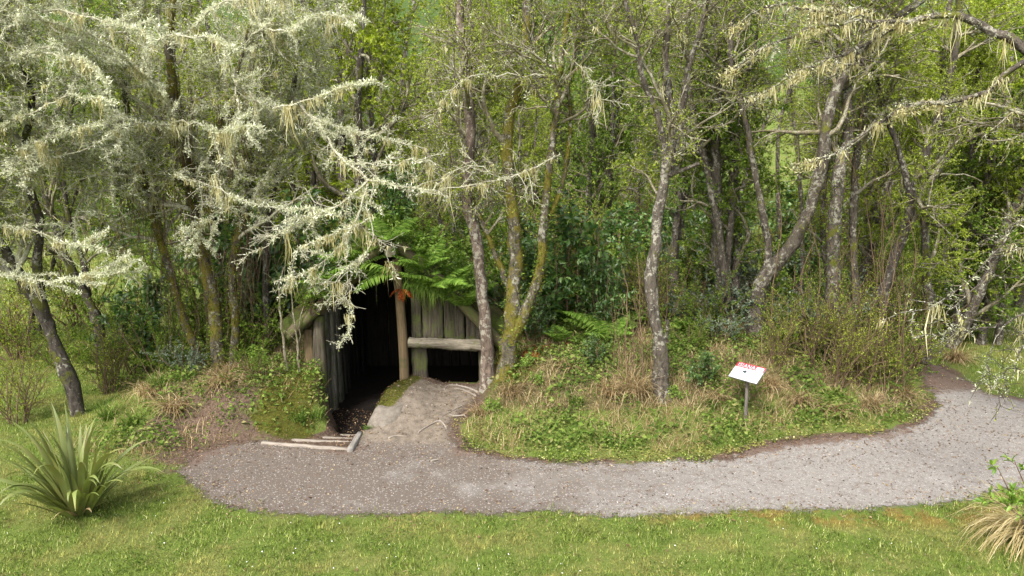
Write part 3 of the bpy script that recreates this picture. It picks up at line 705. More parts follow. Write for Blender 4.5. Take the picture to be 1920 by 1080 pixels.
board = obj("board", boxmesh("board", -bw / 2, bw / 2, -bh / 2, bh / 2, -bt, 0, M['sign_edge']), sign, (-.02, -.01, .83)); board.scale = (.92, .92, .92)
board.rotation_euler = (TILT, 0, YAW)
def panel(name, x0, x1, y0, y1, z, mat): return obj(name, boxmesh(name, x0, x1, y0, y1, z - .002, z, mat), board)
panel("white_panel", -bw / 2 + .004, bw / 2 - .004, -bh / 2 + .004, .072, .004, M['sign_white'])
panel("red_heading", -bw / 2 + .004, bw / 2 - .004, .0722, bh / 2 - .004, .004, M['sign_red'])
panel("logo_panel", .115, bw / 2 - .025, .085, .155, .007, M['sign_white'])
panel("logo_print", .13, .24, .10, .135, .0095, M['sign_mid'])
panel("footer_print", .16, .245, -bh / 2 + .022, -bh / 2 + .038, .007, M['sign_dark'])
pic = MB(); pic.add([(-.10, -.01, .0065), (-.03, .04, .0065), (.03, .035, .0065), (.085, -.035, .0065), (-.02, -.04, .0065)], None, [(0, 4, 1), (1, 4, 2), (4, 3, 2)])
pic.build("picture", M['sign_mid'], board)
MB().add([(-.10, -.008, .008), (-.035, .035, .008), (.0, -.005, .008), (-.03, -.038, .008)], [(0, 3, 2, 1)]).build("picture_roof", M['sign_dark'], board)
cu = bpy.data.curves.new("heading_text", 'FONT'); cu.body = "ISIANA"; cu.size = .115; cu.space_character = 1.12
tx = bpy.data.objects.new("heading_text", cu); COL.objects.link(tx)
bpy.context.view_layer.update()
tm = bpy.data.meshes.new_from_object(tx.evaluated_get(bpy.context.evaluated_depsgraph_get())); bpy.data.objects.remove(tx)
tm.materials.clear(); tm.materials.append(M['sign_pink']); co = np.zeros(len(tm.vertices) * 3); tm.vertices.foreach_get("co", co); co = co.reshape(-1, 3)
co[:, 0] = (co[:, 0] - co[:, 0].min()) / (co[:, 0].max() - co[:, 0].min()) * .33 - .235; co[:, 1] = co[:, 1] + .083; co[:, 2] = .007
tm.vertices.foreach_set("co", co.ravel()); obj("heading_text", tm, board)
# ------------------------------------------------------------------ trees
TRI = [0]
def make_tree(name, label, cat, stems, seed, base, trunk_mat='bark_grey', twig_mat='twig', leaf_mat='leaf_spring', n1=9, l1=(1.0, 2.4), n2=7, l2=(.5, 1.2), n3=6, l3=(.2, .55),
              t1=(.35, .98), up1=.05, up2=.03, leafn=2.0, leafs=(.022, .045), lichen=0.0, lichen_s=.03, beard=0, beard_l=(.08, .2), extra=(), extra_n=9, moss=0, moss_leaf=0, hang=0, bias=(0, 0, 0), group=None, bump=.10, extra_lichen=0, fine=False, S0=10, limb_mat='twig_pale', limb_r=.62, eb_n=3.2):
    """stems: list of (points 3-D, r0, r1); extra: hand-drawn limbs (points, r0, r1) carrying lichen"""
    rng = R(seed); base = np.asarray(base, float)
    t = thing(name, label, cat, base, group)
    K = 30; P0 = []; R0 = []
    for pts, ra, rb in stems:
        c = catmull(pts, K); c[1:-1] += .07 * ra * rng.standard_normal((K - 2, 3)) * np.array([1, 1, .3]); P0.append(c)
        rr = ra + (rb - ra) * np.linspace(0, 1, K) ** .8; rr[:3] *= (1.45, 1.2, 1.08); R0.append(rr * (.78 if base[1] > .1 else 1) * (1 + .06 * rng.standard_normal(K)))
    P0 = np.array(P0); R0 = np.array(R0)
    mb = MB(); tubes(mb, P0, R0, S0, bump, rng); tr = mb.build("trunk", M[trunk_mat], t, True, base)
    if moss or moss_leaf:
        mb = MB(); ml = MB()
        if moss:
            p, T, r_ = sample(rng, P0, R0, moss, (.02, .75)); s_ = unit(np.cross(T, rng.standard_normal(p.shape)))
            tufts(mb, rng, p + s_ * r_[:, None] * rng.uniform(.9, 1.15, (moss, 1)), rng.uniform(.02, .06, moss), 3)
            o = mb.build("moss", M['moss_tuft'], tr, off=base, kind='stuff')
        if moss_leaf:
            p, T, r_ = sample(rng, P0, R0, moss_leaf, (.05, .8)); s_ = unit(np.cross(T, rng.standard_normal(p.shape)))
            p = p + s_ * (r_ * rng.uniform(.9, 1.5, moss_leaf))[:, None]
            leaves(ml, rng, p, s_ + rng.standard_normal(p.shape) * .6, rng.standard_normal(p.shape), rng.uniform(.03, .08, moss_leaf), rng.uniform(.015, .03, moss_leaf))
            ml.build("climbing_leaves", M['leaf_green'], tr, off=base, kind='stuff')
    K1 = 10
    lg = np.linalg.norm(P0[:, -1] - P0[:, 0], axis=1) > 1.2; P1, R1 = branch(rng, P0[lg], R0[lg], n1, t1, l1, (.5, 1.3), up1, .20, K1, .55, .06, .3, bias)
    nE = len(extra)
    if nE:
        PE = np.array([catmull(e[0], 16) for e in extra]); PE[:, 1:] += .018 * rng.standard_normal(PE[:, 1:].shape)
        RE = np.array([np.linspace(e[1], e[2], 16) for e in extra]) * limb_r
    P2, R2 = branch(rng, P1, R1, n2, (.15, 1), l2, (.4, 1.2), up2, .22, 6, .6, .018, .4)
    P3, R3 = branch(rng, P2, R2, n3, (.1, 1), l3, (.4, 1.2), .02, .25, 4, .7, .0065, .6)
    mb = MB(); tubes(mb, P1, np.maximum(R1, .009), 6, .08, rng); tubes(mb, P2, np.maximum(R2, .006), 4); tubes(mb, P3, np.maximum(R3, .0038), 3)
    cr = mb.build("crown", M[twig_mat], t, False, base, kind='stuff')
    if leafn:
        n = int(len(P3) * leafn); p, T, _ = sample(rng, P3, R3, n, (.1, 1)); lf = MB()
        L = rng.uniform(leafs[0], leafs[1], n)
        leaves(lf, rng, p, T * .5 + unit(rng.standard_normal((n, 3))), rng.standard_normal((n, 3)) + np.array([0, 0, 1.0]), L, L * .62, fine=fine)
        lf.build("foliage", M[leaf_mat], cr, off=base, kind='stuff')
    lc = MB(); bd_ = MB()
    def cover(P, Rd, per_m, s):
        n = int(length(P) * per_m)
        if n < 1: return
        p, T, r_ = sample(rng, P, Rd, n); o_ = unit(rng.standard_normal(p.shape))
        ok = rng.uniform(0, 1, n) < np.clip(.55 + .95 * np.sin(p[:, 0] * 3.1 + 1.3 * np.sin(p[:, 2] * 2.3)) * np.sin(p[:, 1] * 2.7 + p[:, 2] * 3.7 + seed), .1, 1)
        ok &= ~((p[:, 1] < 9) & (rng.uniform(0, 1, n) < .6))
        p = p[ok]; o_ = o_[ok]; r_ = r_[ok]; n = len(p)
        tufts(lc, rng, p + o_ * (r_[:, None] + .004), s * np.exp(.3 * np.clip(rng.standard_normal(n), -2, 1.6)), 3)
    if lichen:
        cover(P1, R1, lichen * 1.6, lichen_s * 1.1); cover(P2, R2, lichen, lichen_s); cover(P3, R3, lichen * .55, lichen_s * .8)
    if beard:
        p, _, _ = sample(rng, P2, R2, beard); beards(bd_, rng, p, rng.uniform(beard_l[0], beard_l[1], beard), 12, .02)
    if nE:
        Q2, S2 = branch(rng, PE, RE, extra_n, (.1, 1), (.25, .8), (.4, 1.1), -.02, .22, 6, .6, .014, .4)
        Q3, S3 = branch(rng, Q2, S2, 5, (.15, 1), (.12, .35), (.4, 1.2), -.02, .25, 4, .7, .006, .6)
        eb = MB(); tubes(eb, PE, RE, 7, .1, rng); tubes(eb, Q2, np.maximum(S2, .005), 4); tubes(eb, Q3, np.maximum(S3, .0035), 3)
        eo = eb.build("lichened_limbs", M[limb_mat], t, False, base)
        el = extra_lichen or lichen
        cover(PE, RE, el * 3.2, lichen_s * 1.25); cover(Q2, S2, el * 1.9, lichen_s); cover(Q3, S3, el * 1.0, lichen_s * .8)
        nb = int(length(PE) * eb_n); p, _, _ = sample(rng, PE, RE, nb); p = p[(p[:, 1] > 9) | (rng.uniform(0, 1, nb) < .12)] if eb_n > 4 else p; nb = len(p); beards(bd_, rng, p - np.array([0, 0, .01]), .05 + .09 * rng.exponential(1, nb), 24, .04, .006)
        if eb_n > 4:
            nb2 = int(length(PE) * 150); p, _, _ = sample(rng, PE, RE, nb2)
            ok = np.sin(p[:, 0] * 4.3 + p[:, 1] * 2 + 1) + .5 * np.sin(p[:, 0] * 11 + p[:, 2] * 7) > .1; p = p[ok & (p[:, 1] > 9)]; nb2 = len(p)
            p = p + rng.standard_normal((nb2, 3)) * .025 - np.stack((np.zeros(nb2), np.zeros(nb2), .11 * rng.uniform(0, 1, nb2) ** 1.7), 1)
            tufts(bd_, rng, p, rng.uniform(.035, .075, nb2), 4)
        nb = int(length(Q2) * .8); p, _, _ = sample(rng, Q2, S2, nb); beards(bd_, rng, p, rng.uniform(.05, .13, nb), 10, .018)
        n = int(len(Q3) * (2.6 if eb_n > 4 else .9)); p, T, _ = sample(rng, Q3, S3, n); lf = MB(); L = rng.uniform(.015, .03, n)
        leaves(lf, rng, p, T + rng.standard_normal((n, 3)), rng.standard_normal((n, 3)) + np.array([0, 0, 1.0]), L, L * .6); lf.build("budding_leaves", M['leaf_spring'], eo, off=base, kind='stuff')
    if lc.n: lc.build("lichen", M['lichen'], cr, off=base, kind='stuff')
    if bd_.n: bd_.build("hanging_lichen", M['beard'], cr, off=base, kind='stuff')
    if hang:
        p, _, _ = sample(rng, P0, R0, hang, (.25, .8)); p = p + rng.standard_normal(p.shape) * .15
        Lh = rng.uniform(.6, 1.8, hang); hb = MB(); Kh = 8; HP = np.zeros((hang, Kh, 3)); HP[:, 0] = p
        for k in range(1, Kh): HP[:, k] = HP[:, k - 1] + np.stack((.03 * rng.standard_normal(hang), .03 * rng.standard_normal(hang), -Lh / Kh), 1)
        tubes(hb, HP, np.full((hang, Kh), .005), 3); hb.build("hanging_stems", M['stem_brown'], cr, off=base, kind='stuff')
    return t
def S(pts, r0, r1):
    """stem from (px, py, Y) marks; carried 0.25 m into the ground"""
    return ([at(*p) for p in pts], r0, r1)
def SG(pts, r0, r1):
    P = [at(*p) for p in pts]; g = P[0].copy(); g[2] = hz(g[0], g[1]) - .2; 
    return ([g] + [p for p in P if p[2] > g[2] + .25], r0, r1)
def bpos(px, py, Y):
    p = at(px, py, Y); return np.array((p[0], p[1], hz(p[0], p[1])))

LICH = dict(lichen=84, lichen_s=.037, twig_mat='twig_pale', leaf_mat='leaf_spring')
# --- left-hand trees with the pale lichen canopy
make_tree("lichen_tree", "dark leaning trunk at far left behind the flax bush, crown white with lichen", "tree",
    [SG([(152, 775, 11.2), (120, 680, 11.2), (85, 600, 11.2), (45, 530, 11.2), (8, 470, 11.1), (-60, 380, 11), (-120, 240, 10.8), (-140, 60, 10.6)], .165, .06),
     S([(85, 600, 11.2), (70, 500, 11.1), (75, 420, 11.0), (45, 300, 10.8), (60, 180, 10.5), (20, 40, 10.2), (30, -80, 10)], .10, .045)], 101, bpos(152, 775, 11.2), 'bark_dark',
    n1=14, n2=8, n3=6, leafn=12.5, beard=130, bias=(.1, -.15, 0), **LICH,
    extra=[([at(*p) for p in q], a, b) for q, a, b in (
        ([(70, 330, 10.8), (40, 290, 10.2), (90, 260, 9.8), (190, 232, 9.5)], .03, .008),
        ([(-60, 500, 10.8), (60, 525, 10.3), (140, 520, 10.1), (240, 508, 10)], .022, .006),
        ([(-40, 420, 10.8), (50, 430, 10.2), (120, 455, 10.0), (200, 470, 9.9)], .018, .005),
        ([(-30, 110, 10), (60, 100, 9.6), (150, 110, 9.4), (200, 155, 9.3), (202, 180, 9.3)], .04, .012),
        ([(-20, 250, 10), (60, 210, 9.6), (130, 180, 9.4), (220, 190, 9.3)], .03, .008),
        ([(20, 40, 10.2), (90, 20, 9.8), (180, 35, 9.6), (270, 60, 9.5)], .035, .008))])
make_tree("lichen_tree", "two dark stems rising together from the lawn edge at left, behind the leaning trunk", "tree",
    [SG([(192, 660, 15), (178, 590, 15), (140, 520, 15), (105, 430, 15), (80, 330, 15), (70, 200, 15), (40, 20, 15)], .15, .05),
     SG([(196, 655, 15.1), (172, 585, 15.2), (158, 500, 15.2), (132, 420, 15.2), (120, 330, 15.2), (135, 200, 15.2), (150, 40, 15.2)], .10, .04)], 102, bpos(192, 660, 15), 'bark_dark',
    n1=13, n2=8, n3=6, leafn=14.4, lichen=10, twig_mat='twig', leaf_mat='leaf_spring', beard=40, t1=(.3, .98))
make_tree("mossy_tree", "shaggy mossy multi-stemmed tree left of the doorway draped in thin brown stems", "tree",
    [SG([(412, 728, 12.0), (408, 650, 12.0), (398, 560, 12.1), (372, 440, 12.1), (352, 320, 12), (330, 210, 11.8), (318, 90, 11.6), (330, -60, 11.4)], .17, .06),
     SG([(392, 725, 12.1), (352, 620, 12.1), (318, 510, 12), (285, 395, 11.9), (255, 280, 11.8), (232, 160, 11.6), (240, 20, 11.4)], .11, .045),
     SG([(432, 725, 12.1), (440, 620, 12.2), (436, 500, 12.2), (452, 420, 12.3), (468, 340, 12.4), (480, 180, 12.5), (470, 0, 12.5)], .12, .05),
     S([(352, 320, 12), (395, 300, 12), (410, 240, 11.9), (440, 150, 11.8), (470, 40, 11.7)], .06, .03),
     S([(398, 400, 12.0), (330, 330, 11.9), (270, 290, 11.8), (215, 300, 11.7), (150, 340, 11.6)], .055, .03)], 103, bpos(412, 728, 12), 'bark_mossy',
    n1=12, n2=8, n3=6, leafn=9.6, beard=160, bias=(0, -.22, 0), moss=4200, moss_leaf=3000, hang=420, **LICH,
    extra=[([at(*p) for p in q], a, b) for q, a, b in (
        ([(350, 300, 12), (300, 180, 11), (225, 100, 10.3), (120, 45, 9.8), (10, 25, 9.4)], .05, .012),
        ([(330, 210, 11.8), (280, 150, 11), (300, 75, 10.6), (380, 70, 10.3), (440, 90, 10)], .04, .01),
        ([(440, 150, 11.8), (480, 190, 10.9), (540, 200, 10.4), (620, 170, 10.1), (700, 150, 9.9)], .035, .008),
        ([(320, 340, 11.6), (330, 330, 11), (400, 350, 10.6), (470, 380, 10.3), (560, 392, 10.1), (640, 402, 10)], .018, .005),
        ([(300, 235, 11), (355, 230, 10.6), (420, 245, 10.3), (490, 235, 10.1)], .022, .006),
        ([(405, 360, 11.2), (415, 390, 10.9), (380, 420, 10.8), (368, 470, 10.8)], .014, .004),
        ([(440, 130, 11), (445, 210, 10.8), (430, 290, 10.7), (400, 340, 10.6)], .024, .006),
        ([(240, 60, 11), (160, 70, 10.4), (90, 90, 10), (0, 130, 9.7)], .035, .008),
        ([(470, 40, 11.7), (540, 60, 10.8), (600, 30, 10.3), (690, 40, 10)], .03, .007),
        ([(318, 90, 11.6), (400, 20, 10.8), (470, -10, 10.4), (560, -20, 10)], .03, .008),
        ([(350, 250, 11.5), (260, 230, 10.6), (180, 270, 10.2), (100, 300, 10), (20, 330, 9.8)], .025, .006))])
make_tree("lichen_tree", "slim tree behind the left eave whose drooping limb of white lichen hangs before the roof", "tree",
    [SG([(505, 640, 13.2), (498, 520, 13.2), (505, 400, 13.1), (530, 280, 13), (548, 180, 12.8), (560, 60, 12.6), (575, -60, 12.4)], .10, .045)], 104, bpos(505, 640, 13.2), 'bark_grey',
    n1=21, n2=8, n3=6, leafn=7.6, beard=70, bias=(.1, -.25, 0), t1=(.5, .98), **LICH, extra_n=8, extra_lichen=40,
    extra=[([at(*p) for p in q], a, b) for q, a, b in (
        ([(548, 180, 12.8), (585, 220, 11.6), (612, 262, 10.9), (650, 305, 10.5), (690, 338, 10.3)], .05, .022),
        ([(690, 338, 10.3), (640, 380, 10.1), (570, 415, 10), (520, 440, 9.95), (485, 475, 9.9)], .024, .007),
        ([(690, 345, 10.3), (672, 400, 10.1), (630, 470, 10), (570, 515, 9.9), (515, 530, 9.85)], .022, .008),
        ([(680, 350, 10.3), (690, 400, 10.2), (700, 450, 10.1), (660, 500, 10.05), (610, 540, 10)], .018, .006),
        ([(690, 338, 10.3), (760, 350, 10.3), (830, 355, 10.35), (950, 335, 10.4)], .02, .006),
        ([(650, 305, 10.5), (720, 310, 10.4), (790, 300, 10.3), (810, 310, 10.3)], .026, .012),
        ([(585, 220, 11.6), (640, 240, 11), (720, 260, 10.7), (800, 280, 10.6)], .025, .007),
        ([(690, 410, 10.1), (640, 430, 10), (560, 470, 9.9), (540, 540, 9.9)], .016, .005),
        ([(680, 480, 10.1), (640, 540, 10.05), (655, 580, 10.05), (657, 620, 10.05)], .009, .004),
        ([(640, 420, 10.2), (700, 440, 10.2), (725, 480, 10.2), (740, 520, 10.2)], .012, .004))])
make_tree("lichen_tree", "tree standing just outside the picture at left reaching lichened boughs in at the top corner", "tree",
    [SG([(-230, 800, 10.2), (-200, 600, 10.2), (-190, 420, 10.1), (-150, 240, 10), (-90, 60, 9.8), (-60, -120, 9.6)], .17, .07)], 105, bpos(-230, 800, 10.2), 'bark_dark',
    n1=29, n2=8, n3=6, leafn=9.6, beard=110, bias=(.4, .1, 0), t1=(.45, .98), **LICH)
# --- trees in front of the house's right corner
make_tree("pale_barked_tree", "pinkish grey trunk standing right against the window end of the house", "tree",
    [SG([(916, 722, 11.55), (913, 640, 11.55), (906, 560, 11.55), (893, 450, 11.6), (874, 365, 11.65), (882, 230, 11.8), (868, 100, 11.9), (852, -60, 12)], .155, .085)], 111, bpos(916, 722, 11.55), 'bark_pink',
    n1=16, n2=8, n3=6, leafn=7.6, lichen=9, t1=(.5, .98), beard=18, leaf_mat='leaf_spring', bump=.07)
make_tree("mossy_tree", "yellow-mossed trunk beside the pale one, forking low to the right", "tree",
    [SG([(950, 745, 11.4), (955, 640, 11.4), (962, 560, 11.45), (968, 470, 11.5), (958, 380, 11.6), (950, 250, 11.8), (976, 150, 12), (986, 40, 12.2), (992, -60, 12.3)], .19, .085),
     S([(955, 640, 11.4), (988, 580, 11.35), (1012, 510, 11.3), (1018, 420, 11.3), (1032, 300, 11.35), (1046, 180, 11.4), (1060, 60, 11.5), (1085, -60, 11.5)], .12, .05),
     S([(962, 560, 11.5), (930, 480, 11.6), (905, 420, 11.7), (880, 360, 11.8)], .08, .05),
     S([(1020, 430, 11.35), (1055, 340, 11.5), (1070, 230, 11.6), (1068, 150, 11.7), (1100, 20, 11.8)], .055, .03)], 112, bpos(950, 745, 11.4), 'bark_mossy',
    n1=9, n2=8, n3=6, leafn=8.7, lichen=9, t1=(.5, .98), beard=18, moss=2600, moss_leaf=1300, bump=.09,
    extra=[([at(*p) for p in q], a, b) for q, a, b in (
        ([(1050, 290, 11.3), (990, 320, 10.9), (930, 330, 10.6), (880, 310, 10.5), (780, 350, 10.4)], .02, .006),
        ([(1046, 140, 11.3), (980, 145, 11), (900, 140, 10.7), (845, 170, 10.6), (820, 210, 10.6)], .022, .007),
        ([(1055, 90, 11.4), (1100, 140, 11), (1118, 170, 10.9), (1120, 200, 10.9)], .016, .006))])
# --- the right-hand row
make_tree("lichen_spotted_tree", "upright spotted trunk with a broken snag, rising from the grassy bank nearest the path", "tree",
    [SG([(1243, 780, 10.85), (1238, 690, 10.85), (1232, 620, 10.85), (1220, 545, 10.9), (1232, 430, 11), (1248, 320, 11.1), (1258, 240, 11.1), (1248, 130, 11.2), (1250, 20, 11.3), (1235, -80, 11.4)], .165, .06),
     S([(1252, 330, 11.1), (1275, 240, 11.2), (1290, 130, 11.3), (1318, 40, 11.4), (1330, -80, 11.5)], .085, .045),
     S([(1250, 300, 11.1), (1232, 210, 11.0), (1205, 150, 10.9), (1190, 60, 10.8), (1150, -60, 10.7)], .075, .035),
     S([(1250, 330, 11.1), (1290, 315, 11.0), (1312, 306, 10.95)], .05, .035),
     S([(1248, 640, 10.85), (1252, 615, 10.75), (1251, 598, 10.72)], .05, .03)], 113, bpos(1243, 780, 10.85), 'bark_grey',
    n1=8, n2=8, n3=6, leafn=7.6, lichen=8, t1=(.5, .98), beard=15, moss=120, bump=.10)
make_tree("bushy_tree", "paired grey trunks behind the spotted one, near the far bend of the path", "tree",
    [SG([(1355, 630, 14.5), (1352, 520, 14.5), (1346, 400, 14.5), (1342, 260, 14.5), (1348, 130, 14.5), (1330, -20, 14.5)], .15, .08),
     SG([(1370, 640, 14.2), (1358, 500, 14.2), (1330, 340, 14.2), (1300, 220, 14.2), (1288, 90, 14.2), (1270, -60, 14.2)], .11, .05)], 114, bpos(1360, 630, 14.4), 'bark_grey',
    n1=9, n2=7, n3=6, leafn=10.5, lichen=4, t1=(.5, .98))
make_tree("forked_tree", "trunk forking in a wide V above a dark mossy foot, behind the sign", "tree",
    [SG([(1412, 665, 12.9), (1418, 590, 12.9), (1432, 525, 12.9), (1488, 455, 12.7), (1530, 355, 12.5), (1552, 240, 12.4), (1565, 180, 12.4), (1610, 95, 12.3), (1665, 45, 12.2), (1730, 0, 12.1)], .22, .075),
     S([(1432, 520, 12.9), (1442, 470, 12.9), (1428, 390, 12.9), (1410, 300, 13), (1396, 220, 13), (1370, 120, 13), (1375, 0, 13), (1360, -80, 13)], .10, .05),
     S([(1565, 180, 12.4), (1575, 100, 12.6), (1560, 0, 12.8)], .07, .04)], 115, bpos(1412, 665, 12.9), 'bark_grey',
    n1=9, n2=7, n3=6, leafn=8.7, lichen=7, t1=(.55, .98), moss=700, beard=20)
make_tree("ivy_clad_tree", "thick dark trunk wrapped in small leaves in the thicket right of the forked tree", "tree",
    [SG([(1562, 720, 12.5), (1560, 600, 12.5), (1562, 480, 12.5), (1572, 340, 12.5), (1590, 230, 12.6), (1585, 100, 12.7), (1600, -60, 12.8)], .20, .08)], 116, bpos(1562, 720, 12.5), 'bark_grey',
    n1=14, n2=7, n3=6, leafn=10.5, lichen=4, t1=(.45, .98), moss_leaf=700, hang=30)
make_tree("dark_leaning_tree", "dark trunk leaning right over the side path, forking into two limbs", "tree",
    [SG([(1640, 660, 13), (1655, 560, 13), (1690, 450, 13), (1722, 330, 13), (1755, 230, 13), (1790, 110, 13), (1800, -40, 13)], .17, .06),
     S([(1708, 370, 13), (1690, 300, 13), (1665, 220, 13), (1640, 130, 13), (1630, 0, 13)], .08, .04)], 117, bpos(1640, 660, 13), 'bark_dark',
    n1=11, n2=8, n3=6, leafn=24.0, lichen=3, t1=(.25, .98))
make_tree("slim_tree", "slim straight grey trunk between the ivy-clad trunk and the leaning one", "tree",
    [SG([(1612, 680, 13.6), (1602, 520, 13.6), (1600, 380, 13.6), (1612, 240, 13.6), (1640, 110, 13.6), (1632, -30, 13.6)], .12, .06)], 118, bpos(1612, 680, 13.6), 'bark_grey', n1=12, n2=7, n3=6, leafn=11.6, lichen=3, t1=(.4, .98))
make_tree("slim_tree", "pair of thin trunks far behind the V-fork against the pale meadow", "tree",
    [SG([(1462, 470, 19), (1458, 330, 19), (1462, 230, 19), (1482, 150, 19), (1470, 20, 19)], .09, .05), SG([(1505, 480, 19.5), (1498, 320, 19.5), (1488, 210, 19.5), (1478, 120, 19.5), (1490, 0, 19.5)], .10, .05)], 119, bpos(1480, 470, 19), 'bark_grey', n1=8, n2=7, n3=5, leafn=9.6, t1=(.5, .98))
make_tree("spring_leaf_tree", "forked grey tree at right with bright yellow-green spring leaves", "tree",
    [SG([(1742, 600, 14.5), (1735, 460, 14.5), (1738, 350, 14.5), (1765, 220, 14.5), (1772, 60, 14.5), (1790, -40, 14.5)], .15, .06), S([(1738, 350, 14.5), (1790, 270, 14.5), (1830, 160, 14.5), (1850, 20, 14.5)], .09, .04)], 120, bpos(1742, 600, 14.5), 'bark_grey', n1=12, n2=9, n3=7, leafn=33.0, t1=(.2, .98), leafs=(.025, .05), up1=-.02)
make_tree("spring_leaf_tree", "rightmost spring-leaved tree beside the grass beyond the path", "tree",
    [SG([(1850, 560, 16), (1835, 430, 16), (1822, 310, 16), (1835, 190, 16), (1815, 60, 16)], .13, .05), SG([(1880, 560, 16), (1905, 420, 16), (1930, 280, 16), (1925, 100, 16)], .11, .04)], 121, bpos(1855, 560, 16), 'bark_grey', n1=12, n2=9, n3=7, leafn=33.0, t1=(.15, .98), leafs=(.03, .055), up1=-.02)
make_tree("overhanging_tree", "tree outside the picture at right whose lichened limbs arch in over the path", "tree",
    [SG([(2150, 900, 9.4), (2120, 650, 9.4), (2080, 420, 9.4), (2040, 250, 9.4), (1990, 120, 9.4), (1950, -40, 9.3)], .2, .10)], 122, bpos(2150, 900, 9.4), 'bark_dark',
    n1=10, n2=7, n3=6, leafn=10.5, lichen=16, twig_mat='twig', t1=(.4, .98), bias=(-.3, 0, 0), beard=40, extra_n=7, extra_lichen=22, limb_mat='bark_grey', limb_r=.85, eb_n=5.5,
    extra=[([at(*p) for p in q], a, b) for q, a, b in (
        ([(1990, 130, 9.4), (1900, 80, 9.8), (1800, 30, 10.1), (1700, 42, 10.3), (1640, 75, 10.4), (1600, 110, 10.5)], .085, .03),
        ([(2010, 190, 9.4), (1930, 110, 9.5), (1840, 175, 9.8), (1790, 190, 9.9), (1720, 195, 10), (1650, 230, 10.1), (1560, 290, 10.2), (1480, 312, 10.3)], .06, .007),
        ([(1640, 75, 10.4), (1560, 110, 10.2), (1470, 150, 10), (1400, 188, 9.9)], .03, .008),
        ([(1600, 110, 10.4), (1620, 118, 10.3), (1580, 122, 10.2), (1540, 125, 10.2)], .03, .012),
        ([(1700, 42, 10.3), (1560, 45, 10), (1470, 75, 9.9), (1420, 95, 9.8), (1350, 150, 9.8)], .035, .010),
        ([(1640, 20, 10.2), (1540, 20, 10), (1450, 10, 9.9), (1370, 50, 9.8)], .03, .010),
        ([(2080, 420, 9.4), (1990, 390, 8.8), (1910, 420, 8.3), (1860, 480, 8.1), (1790, 545, 8), (1730, 580, 7.95), (1650, 602, 7.9)], .018, .004),
        ([(1860, 470, 8.1), (1840, 530, 8.0), (1800, 560, 7.95), (1760, 600, 7.95)], .015, .005),
        ([(2090, 500, 9.3), (1990, 540, 8.4), (1920, 590, 8), (1880, 625, 7.8), (1850, 690, 7.75), (1815, 750, 7.7)], .015, .004),
        ([(1990, 540, 8.4), (1930, 620, 7.9), (1900, 690, 7.8), (1850, 735, 7.7)], .013, .004),
        ([(1920, 590, 8), (1860, 610, 7.9), (1790, 620, 7.85), (1710, 635, 7.8)], .012, .004))])

# --- the wood behind: grown forms, repeated
def local_tree(seed, h, nst, lean, leaf_mat, **kw):
    rng = R(seed); st = []
    for k in range(nst):
        az = rng.uniform(0, 6.3); ln = rng.uniform(.3, 1) * lean; P = [np.array((0, 0, -.3))]; p = np.array((.08 * math.cos(az), .08 * math.sin(az), 0.0)); P.append(p)
        m = 6
        for j in range(m):
            p = p + np.array((math.cos(az) * ln * h / m + .10 * rng.standard_normal(), math.sin(az) * ln * h / m + .10 * rng.standard_normal(), h / m)); P.append(p)
        st.append((P, rng.uniform(.09, .15), .035))
    return make_tree("woodland_tree", "x", "tree", st, seed, (0, 0, 0), leaf_mat=leaf_mat, S0=7, **kw)
protos = [local_tree(201, 7.5, 3, .18, 'leaf_spring', n1=13, n2=7, n3=6, leafn=11.6, t1=(.2, .98), leafs=(.045, .085), l1=(1.0, 2.6)),
          local_tree(202, 8.0, 2, .12, 'leaf_spring', n1=17, n2=7, n3=6, leafn=9.0, t1=(.25, .98), leafs=(.04, .08), lichen=3, lichen_s=.045),
          local_tree(203, 7.0, 4, .25, 'leaf_green', n1=10, n2=7, n3=6, leafn=13.4, t1=(.15, .98), leafs=(.05, .09)),
          local_tree(204, 8.5, 2, .15, 'leaf_spring', n1=18, n2=7, n3=6, leafn=5.3, t1=(.25, .98), leafs=(.04, .08), lichen=5, lichen_s=.05)]
LBL = ["slender many-stemmed tree with yellow-green leaves in the wood behind", "two-stemmed tree with sparse spring leaves and lichen in the wood behind", "spreading many-stemmed tree with full green leaves in the wood behind", "tall twiggy grey tree nearly leafless in the wood behind"]
r = R(77); used_p = [False] * 4
spots = []
for k in range(900):
    y = 14.2 + 34 * r.uniform() ** 1.5; x = r.uniform(-1.0, 1.0) * (y * .82 + 1.5)
    if len(spots) >= 64: break
    px = 960 + 1280 * x / (y * CP + 3.5 * SP)
    if x > -4.4 and x < .2 and y < 16.3: continue
    if 1370 < px < 1560 and 14 < y < 34: continue            # open view to the meadow
    if px < 330 and 15.5 < y < 34 and r.uniform() < .75: continue
    if poly_sd(np.array([x]), np.array([y]), PATH)[0] < .5: continue
    if px > 1650 and y < 15.5: continue
    if any((x - a) ** 2 + (y - b) ** 2 < (1.1 + .03 * y) ** 2 for a, b in spots): continue
    spots.append((x, y))
for x, y in spots:
    k = int(r.integers(0, 4)); place(protos[k], not used_p[k], (x, y, hz(x, y)), r.uniform(0, 6.3), r.uniform(.85, 1.25), LBL[k], "trees of the wood behind the house, kind %s" % ("one", "two", "three", "four")[k]); used_p[k] = True
